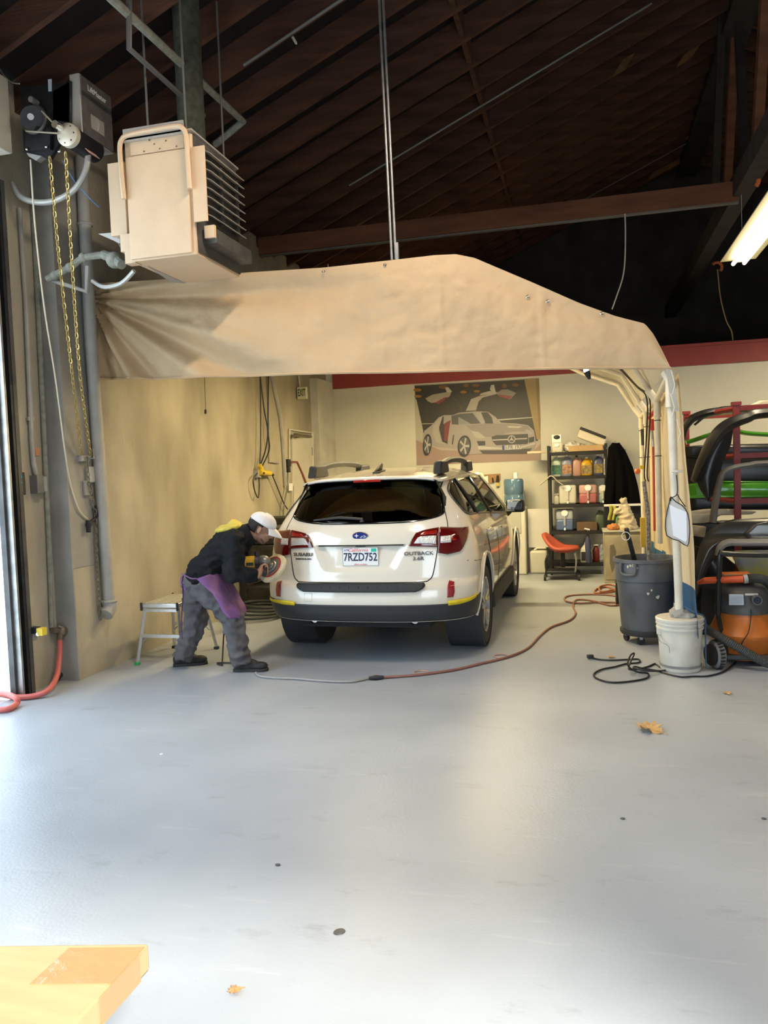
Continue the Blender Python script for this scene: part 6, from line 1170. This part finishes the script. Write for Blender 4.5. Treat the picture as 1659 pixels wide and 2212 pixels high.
rs_ = thing('squeegee_pole', 'red pole with red grip hanging along the canopy leg', 'pole', at(1413,1147,Y=8.3)); MB().tube([at(1411,965,Y=8.3), at(1414,1147,Y=8.3)], .012, 8).build('pole', mat('red_pole', (.45,.05,.03), .4), rs_); MB().tube([at(1408,905,Y=8.3), at(1408,930,Y=8.3)], [.020,.026], 10).build('grip', mat('red_grip', (.60,.05,.03), .4), rs_); MB().tube([at(1400,905,Y=8.3), at(1407,897,Y=8.3), at(1412,890,Y=8.3)], .018, 8).build('hook', MATS['red_grip'], rs_); MB().tube([at(1408,930,Y=8.3), at(1411,965,Y=8.3)], .014, 8).build('ferrule', steel_gal, rs_)
bs = thing('black_brush', 'black handled brush hanging inside the canopy side', 'brush', at(1389,945,Y=9.3)); MB().tube([at(1388,927,Y=9.3), at(1389,962,Y=9.3)], [.024,.018], 8).build('handle', blkp, bs); MB().tube([at(1389,962,Y=9.3), at(1389,1005,Y=9.3)], .008, 6).build('rod', steel_gal, bs)
tag(MB().box(at(1391,1009,Y=9.4), (.09,.05,.045)).build('yellow_clamp', mat('yellow_clamp_m', (.65,.50,.04), .4), bevel=.005), 'yellow clamp on the canopy side', 'clamp'); tag(MB().sphere(at(1377,1018,Y=9.4), .035, 12, 8).build('orange_ball', mat('orange_knob_m', (.60,.16,.06), .4)), 'orange ball beside the yellow clamp', 'ball')
for k, (px_, lb) in enumerate(((1397,'black cable drooping along the canopy side'), (1403,'second black cable drooping on the canopy side'))): tag(MB().tube(curve_pts([at(1340+k*3,798,Y=7.0), at(1375+k*2,835,Y=7.6), at(px_,860,Y=8.0), at(px_,930,Y=8.2), at(px_-5,1020,Y=8.5), at(px_-2,1040,Y=8.5)], 5), .007, 6).build('cable', steel_blk), lb, 'cable')
# clamp lamp under the hem
lp = thing('clamp_lamp', 'small bright clamp lamp just under the tarp hem', 'lamp', at(1268,800,Y=7.2)); a = at(1266,800,Y=7.2); MB().sphere(a, .022, 12, 8).build('bulb', mat('lit_bulb', (1,1,1), .3, emit=(.85,.92,1.), es=60), lp); MB().lathe([(.03,-.01),(.022,.03),(.012,.06),(.0,.065)], a+V((.008,0,-.02)), 14, (.35,0,-1), cap0=False, cap1=False).build('shade', steel_blk, lp); MB().tube([a, at(1268,770,Y=7.2)], .006, 6).build('bracket', steel_blk, lp)
# water cooler, boards, keys
WY = 11.45
def zq(x, y): return at(x, y, Y=WY)
w0_, w1_ = zq(1090,1200).x, zq(1137,1200).x; wz = zq(1115,1096).z
wc_ = thing('water_cooler', 'white water cooler with a blue bottle behind the car', 'water cooler', ((w0_+w1_)/2,WY+.2,0)); MB().b2((w0_,WY,0), (w1_,WY+.35,wz)).build('cabinet', mat('cooler_white', (.62,.60,.50), .4), wc_, bevel=.02); MB().b2((w0_+.06,WY-.01,wz-.38), (w1_-.06,WY+.02,wz-.06)).build('tap_recess', mat('cooler_recess', (.42,.42,.36), .5), wc_, bevel=.01)
bz0, bz1 = wz, zq(1108,1034).z; bxc = zq(1108,1060).x; MB().lathe([(.05,bz0-.0),(.08,bz0+.02),(.145,bz0+.06),(.145,bz0+.16),(.138,bz0+.17),(.138,bz0+.19),(.145,bz0+.20),(.145,bz1-.04),(.13,bz1-.005),(.0,bz1)], (bxc,WY+.16,0), 28, cap0=True, cap1=False).build('water_bottle', mat('blue_water', (.09,.17,.26), .12, coat=.6), wc_)
tag(MB().lathe([(.036,0),(.030,.085),(.0,.085)], (bxc+.03,WY+.16,bz1), 16, cap1=False).build('paper_cup', plm), 'white paper cup upside down on the water bottle', 'cup')
b0, b1 = zq(1139,1150).x, zq(1187,1150).x; tag(MB().b2((b0,WY+.2,zq(1160,1186).z), (b1,WY+.24,zq(1160,1101).z)).build('white_board', mat('white_melamine', (.62,.60,.54), .5), bevel=.004), 'white board standing above the jerry can by the shelving', 'board')
jc = thing('jerry_can', 'cream jerry can on the floor under the white board', 'jerry can', ((b0+b1)/2,WY+.2,0)); MB().b2((b0+.02,WY+.1,0), (b1-.05,WY+.42,zq(1160,1187).z-.03)).build('tank', clr, jc, bevel=.03, bseg=3); MB().tube([(b0+.08,WY+.2,zq(1160,1187).z-.03), (b0+.12,WY+.2,zq(1160,1187).z), (b0+.25,WY+.2,zq(1160,1187).z)], .018, 8).build('handle', clr, jc)
kr = thing('key_rack', 'wooden hook rail with brushes on the back wall beside the car', 'rack', bq(1065,1036,.02)); MB().prism([bq(*p, .002) for p in ((1046,1025),(1081,1023),(1081,1037),(1046,1048))], (0,-.02,0)).build('rail', mat('tan_wood', (.36,.20,.08), .7, var=.2), kr); MB().tube([bq(1075,1027,.04), bq(1075,1042,.04)], [.014,.026], 8).build('brush', blkp, kr); MB().box(bq(1075,1046,.04), (.05,.03,.06)).build('brush_tip', MATS['yellow_level'], kr); MB().tube([bq(1064,1032,.04), bq(1065,1042,.04)], .012, 6).build('hook', blkp, kr); MB().prism([bq(*p, .024) for p in ((1043,1030),(1054,1028),(1055,1046),(1044,1048))], (0,-.002,0)).build('note', plm, kr)
# red mechanic's stool
sc_ = at(1214,1250,Z=0); rs = thing('mechanic_stool', 'red tractor-seat mechanic stool on casters before the shelving', 'stool', sc_); redm = mat('faded_red_seat', (.42,.075,.04), .55, var=.15)
def mq(x, y, dy=0.): return at(x, y, Y=sc_.y+dy)
q = MB(); sz = mq(1220,1190).z
def seatf(u, v):
    an = 2*PI*u; r_ = v; x = math.cos(an)*.24*r_; y = math.sin(an)*.20*r_; z = .05*r_**3+(.20*max(0, -math.cos(an+.25))**1.5*r_**2.2); return V((sc_.x+.02+x-.02, sc_.y+y, sz+z))
q.grid(seatf, 36, 8).build('seat', redm, rs, solid=.045, smooth=70)
MB().cyl((sc_.x+.02,sc_.y,.16), (sc_.x+.02,sc_.y,sz), .03, seg=12).build('column', steel_blk, rs)
for s in (-1, 1): MB().tube(curve_pts([(sc_.x-.16,sc_.y+s*.12,sz-.02),(sc_.x-.21,sc_.y+s*.15,sz-.12),(sc_.x-.20,sc_.y+s*.16,.10)], 4), .012, 6).build('frame', steel_blk, rs); MB().tube(curve_pts([(sc_.x+.18,sc_.y+s*.12,sz-.02),(sc_.x+.20,sc_.y+s*.15,sz-.12),(sc_.x+.18,sc_.y+s*.16,.10)], 4), .012, 6).build('frame', steel_gal, rs)
MB().b2((sc_.x-.20,sc_.y-.17,.09), (sc_.x+.20,sc_.y+.17,.125)).build('tool_tray', steel_blk, rs, bevel=.01)
for x, y in ((-.22,-.18),(.23,-.18),(-.22,.18),(.23,.18)): w_ = MB().cyl((sc_.x+x-.015,sc_.y+y,.04), (sc_.x+x+.015,sc_.y+y,.04), .04, seg=18).build('caster', rubber, rs); MB().box((sc_.x+x*.95,sc_.y+y*.95,.075), (.03,.03,.05)).build('caster_fork', steel_blk, w_)
# ================================================================== FLOOR ITEMS
cr = at(1352,1308,Z=0); ct = thing('milk_crate', 'black plastic crate on the floor behind the dustbin', 'crate', cr); ch = at(1352,1260,Y=cr.y).z; cm = blkp
for z in (0, .07, .14, .21): 
    if z < ch: MB().b2((cr.x-.10,cr.y,z), (cr.x+.22,cr.y+.02,z+.035)).build('slat', cm, ct); MB().b2((cr.x-.10,cr.y+.02,z), (cr.x-.08,cr.y+.32,z+.035)).build('slat', cm, ct)
for x in (-.10,-.02,.06,.14,.20): MB().b2((cr.x+x,cr.y+.004,0), (cr.x+x+.02,cr.y+.018,ch)).build('bar', cm, ct)
MB().b2((cr.x-.08,cr.y+.02,.0), (cr.x+.22,cr.y+.32,.02)).build('bottom', cm, ct); MB().b2((cr.x-.08,cr.y+.30,0), (cr.x+.22,cr.y+.32,ch)).build('back', cm, ct)
oc = mat('orange_cord', (.36,.13,.06), .6); rc = mat('dull_red_cord', (.27,.12,.09), .65)
def cord(name, pxs, r, m, label, n=7): return tag(MB().tube(curve_pts([at(x, y, Z=(z[0] if z else r+.002)) for x, y, *z in pxs], n), r, 6).build(name, m), label, 'cord')
cord('extension_cord', [(1330,1275),(1310,1268),(1290,1272),(1285,1280),(1310,1280),(1330,1276),(1335,1268),(1315,1263,.03),(1295,1268,.03),(1300,1278,.04),(1325,1274,.05)], .011, oc, 'orange extension cord heaped beside the crate')
cord('extension_cord', [(1345,1290),(1310,1285),(1265,1284),(1225,1288),(1222,1298),(1250,1303),(1300,1301),(1345,1303),(1320,1308),(1275,1297),(1245,1296),(1238,1310),(1243,1325),(1230,1340),(1190,1355),(1165,1375),(1140,1400),(1100,1418),(1040,1433),(980,1447),(900,1458),(830,1463)], .010, rc, 'dull red cord running from the crate across the floor')
cord('extension_cord', [(800,1464),(760,1472),(700,1471),(640,1466),(590,1464),(560,1460),(553,1453)], .009, mat('pale_gray_cord', (.33,.31,.29), .6), 'pale grey cord running from the plug joint to the worker')
pj = thing('cord_plug', 'black plug joint linking the red and grey cords', 'plug', at(812,1464,Z=0)); MB().tube([at(797,1465,Z=.018), at(812,1464,Z=.018), at(829,1463,Z=.016)], [.012,.020,.013], 10).build('connector', blkp, pj)
for p, lb in (((910,1453),'white and red tape ring on the floor by the red cord'), ((1082,1417),'pale tape ring lying near the right rear tyre')): a = at(*p, Z=.006); tag(MB().torus(a, .058, .006, (0,0,1), 28, 6).build('tape_ring', mat('pinkish_tape', (.50,.30,.24), .6)), lb, 'ring')
cord('extension_cord', [(1277,1418),(1290,1424),(1320,1426),(1350,1425),(1378,1424),(1380,1431),(1352,1434),(1330,1440),(1300,1446),(1283,1456),(1290,1466),(1320,1474),(1360,1472),(1396,1465),(1400,1455),(1380,1452,.03),(1365,1446,.05),(1356,1435,.09),(1362,1416,.11),(1370,1412,.10),(1362,1430,.06),(1358,1445,.04),(1375,1446,.03),(1400,1440),(1415,1434),(1425,1440),(1437,1448),(1400,1449,.03),(1370,1444,.03),(1372,1440,.03),(1390,1444,.02),(1420,1449),(1440,1455),(1470,1462),(1500,1461),(1530,1460),(1565,1450),(1590,1430)], .007, steel_blk, 'black power cord tangled on the floor in front of the bucket', 6)
pg_ = thing('plug', 'black mains plug at the end of the tangled black cord', 'plug', at(1276,1418,Z=0)); MB().box(at(1275,1418,Z=.022), (.05,.035,.03), (0,0,.4)).build('plug_body', blkp, pg_, bevel=.005); MB().box(at(1271,1416,Z=.022), (.02,.02,.006), (0,0,.4)).build('prongs', steel_gal, pg_)
# fallen leaves and scraps
lf = mat('dry_tan_leaf', (.55,.33,.13), .8, var=.25, vscale=30)
def leaf(p, s, label, rz_, m=lf, curl=.4):
    c = at(*p, Z=0); P = [(0,-1),(.35,-.75),(.30,-.45),(.95,-.45),(.70,-.10),(1.05,.25),(.55,.30),(.45,.75),(.15,.6),(0,1.05),(-.2,.6),(-.6,.7),(-.55,.25),(-1,.1),(-.7,-.15),(-.85,-.5),(-.35,-.45),(-.3,-.8)]
    t = thing('dry_leaf', label, 'leaf', c); q = MB(); ca, sa = math.cos(rz_), math.sin(rz_); V0 = V((c.x, c.y, .012)); vs_ = [V0]
    for x, y in P: X, Y = x*s, y*s; vs_.append(V((c.x+X*ca-Y*sa, c.y+X*sa+Y*ca, .006+curl*s*(abs(x)**1.6*.55+max(0, y)**2*.35+.15*math.sin(5*x)))))
    q.add(vs_, [(0, i, i % len(P)+1) for i in range(1, len(P)+1)]); q.build('blade', m, t, solid=.002, smooth=0, subsurf=0)
    MB().tube([V0, V((c.x+sa*s*1.5, c.y-ca*s*1.5, .006))], .002, 5).build('stalk', m, t)
leaf((1403,1578), .085, 'curled dry tan leaf lying alone on the floor at right', .9, curl=.75); leaf((1571,1499), .030, 'small tan leaf scrap near the vacuum', .3); leaf((1320,1421), .03, 'tiny tan leaf by the black cord', 1.2); leaf((507,2143), .022, 'orange-brown scrap near the bottom of the photo', 2.2, mat('orange_leaf', (.60,.22,.08), .8), .4)
tag(MB().lathe([(.018,0),(.016,.003),(0,.004)], at(733,2013,Z=.0005), 14, cap0=True, cap1=False, sx=1.25).build('floor_bolt', mat('dark_bolt', (.06,.06,.065), .5)), 'dark round bolt head in the floor near the bottom', 'bolt')
for p, lb in (((1650,1768),'dark speck on the floor at the right edge'), ((1345,1768),'faint dark crumb near the middle right of the floor'), ((600,1868),'small dark crumb low on the floor'), ((349,1629),'white paint chip on the floor at left')):
    tag(MB().sphere(at(*p, Z=.002), (.012,.009,.004), 8, 6).build('floor_crumb', mat('white_chip', (.8,.8,.78), .6) if p[0] == 349 else mat('dark_crumb', (.10,.10,.10), .8)), lb, 'crumb')
# cardboard box in the lower left corner, on a stand below the frame
cbm = mat('tan_cardboard', (.60,.40,.21), .75, var=.10, vscale=6, stretch=(1,6,1)); zt_ = .66
A0, A1, A2 = at(322,2037,Z=zt_), at(150,2222,Z=zt_), at(72,2040,Z=zt_); th_ = .055
e1 = (A1-A0); e2 = (A2-A0); e2 = e2.normalized()*.9; e1 = e1.normalized()*.75
bxo = thing('cardboard_box', 'flat tan cardboard box in the lower left corner', 'box', A0-V((0,0,th_)))
MB().prism([A0-UZ*th_, A0+e1-UZ*th_, A0+e1+e2-UZ*th_, A0+e2-UZ*th_], (0,0,th_)).build('carton', cbm, bxo, bevel=.006)
MB().prism([A0+e1*.02+e2*.0-UZ*.0, A0+e1*.02+e2*.17+UZ*0, A0+e1*.17+e2*.17, A0+e1*.17], (0,0,.0012)).build('packing_tape', mat('clear_brown_tape', (.50,.31,.15), .15, bump=.25, bscale=12), bxo)
nd = e1.cross(UZ).normalized(); nd = nd if nd.dot(e2) < 0 else -nd
MB().prism([A0+e1*.05+nd*.0012, A0+e1*.22+nd*.0012, A0+e1*.22+nd*.0012-UZ*th_, A0+e1*.05+nd*.0012-UZ*th_], nd*.001).build('packing_tape', MATS['clear_brown_tape'], bxo)
sb0 = A0+e1*.62+e2*.55; stn = thing('box_stand', 'small stand under the cardboard box', 'stand', (sb0.x,sb0.y,0)); MB().b2((sb0.x-.2,sb0.y-.2,zt_-th_-.03), (sb0.x+.2,sb0.y+.2,zt_-th_-.001)).build('top', wood_lit_and_stand, stn)
for x in (-.17,.17):
    for y in (-.17,.17): MB().b2((sb0.x+x-.02,sb0.y+y-.02,0), (sb0.x+x+.02,sb0.y+y+.02,zt_-th_-.03)).build('leg', wood_lit_and_stand, stn)
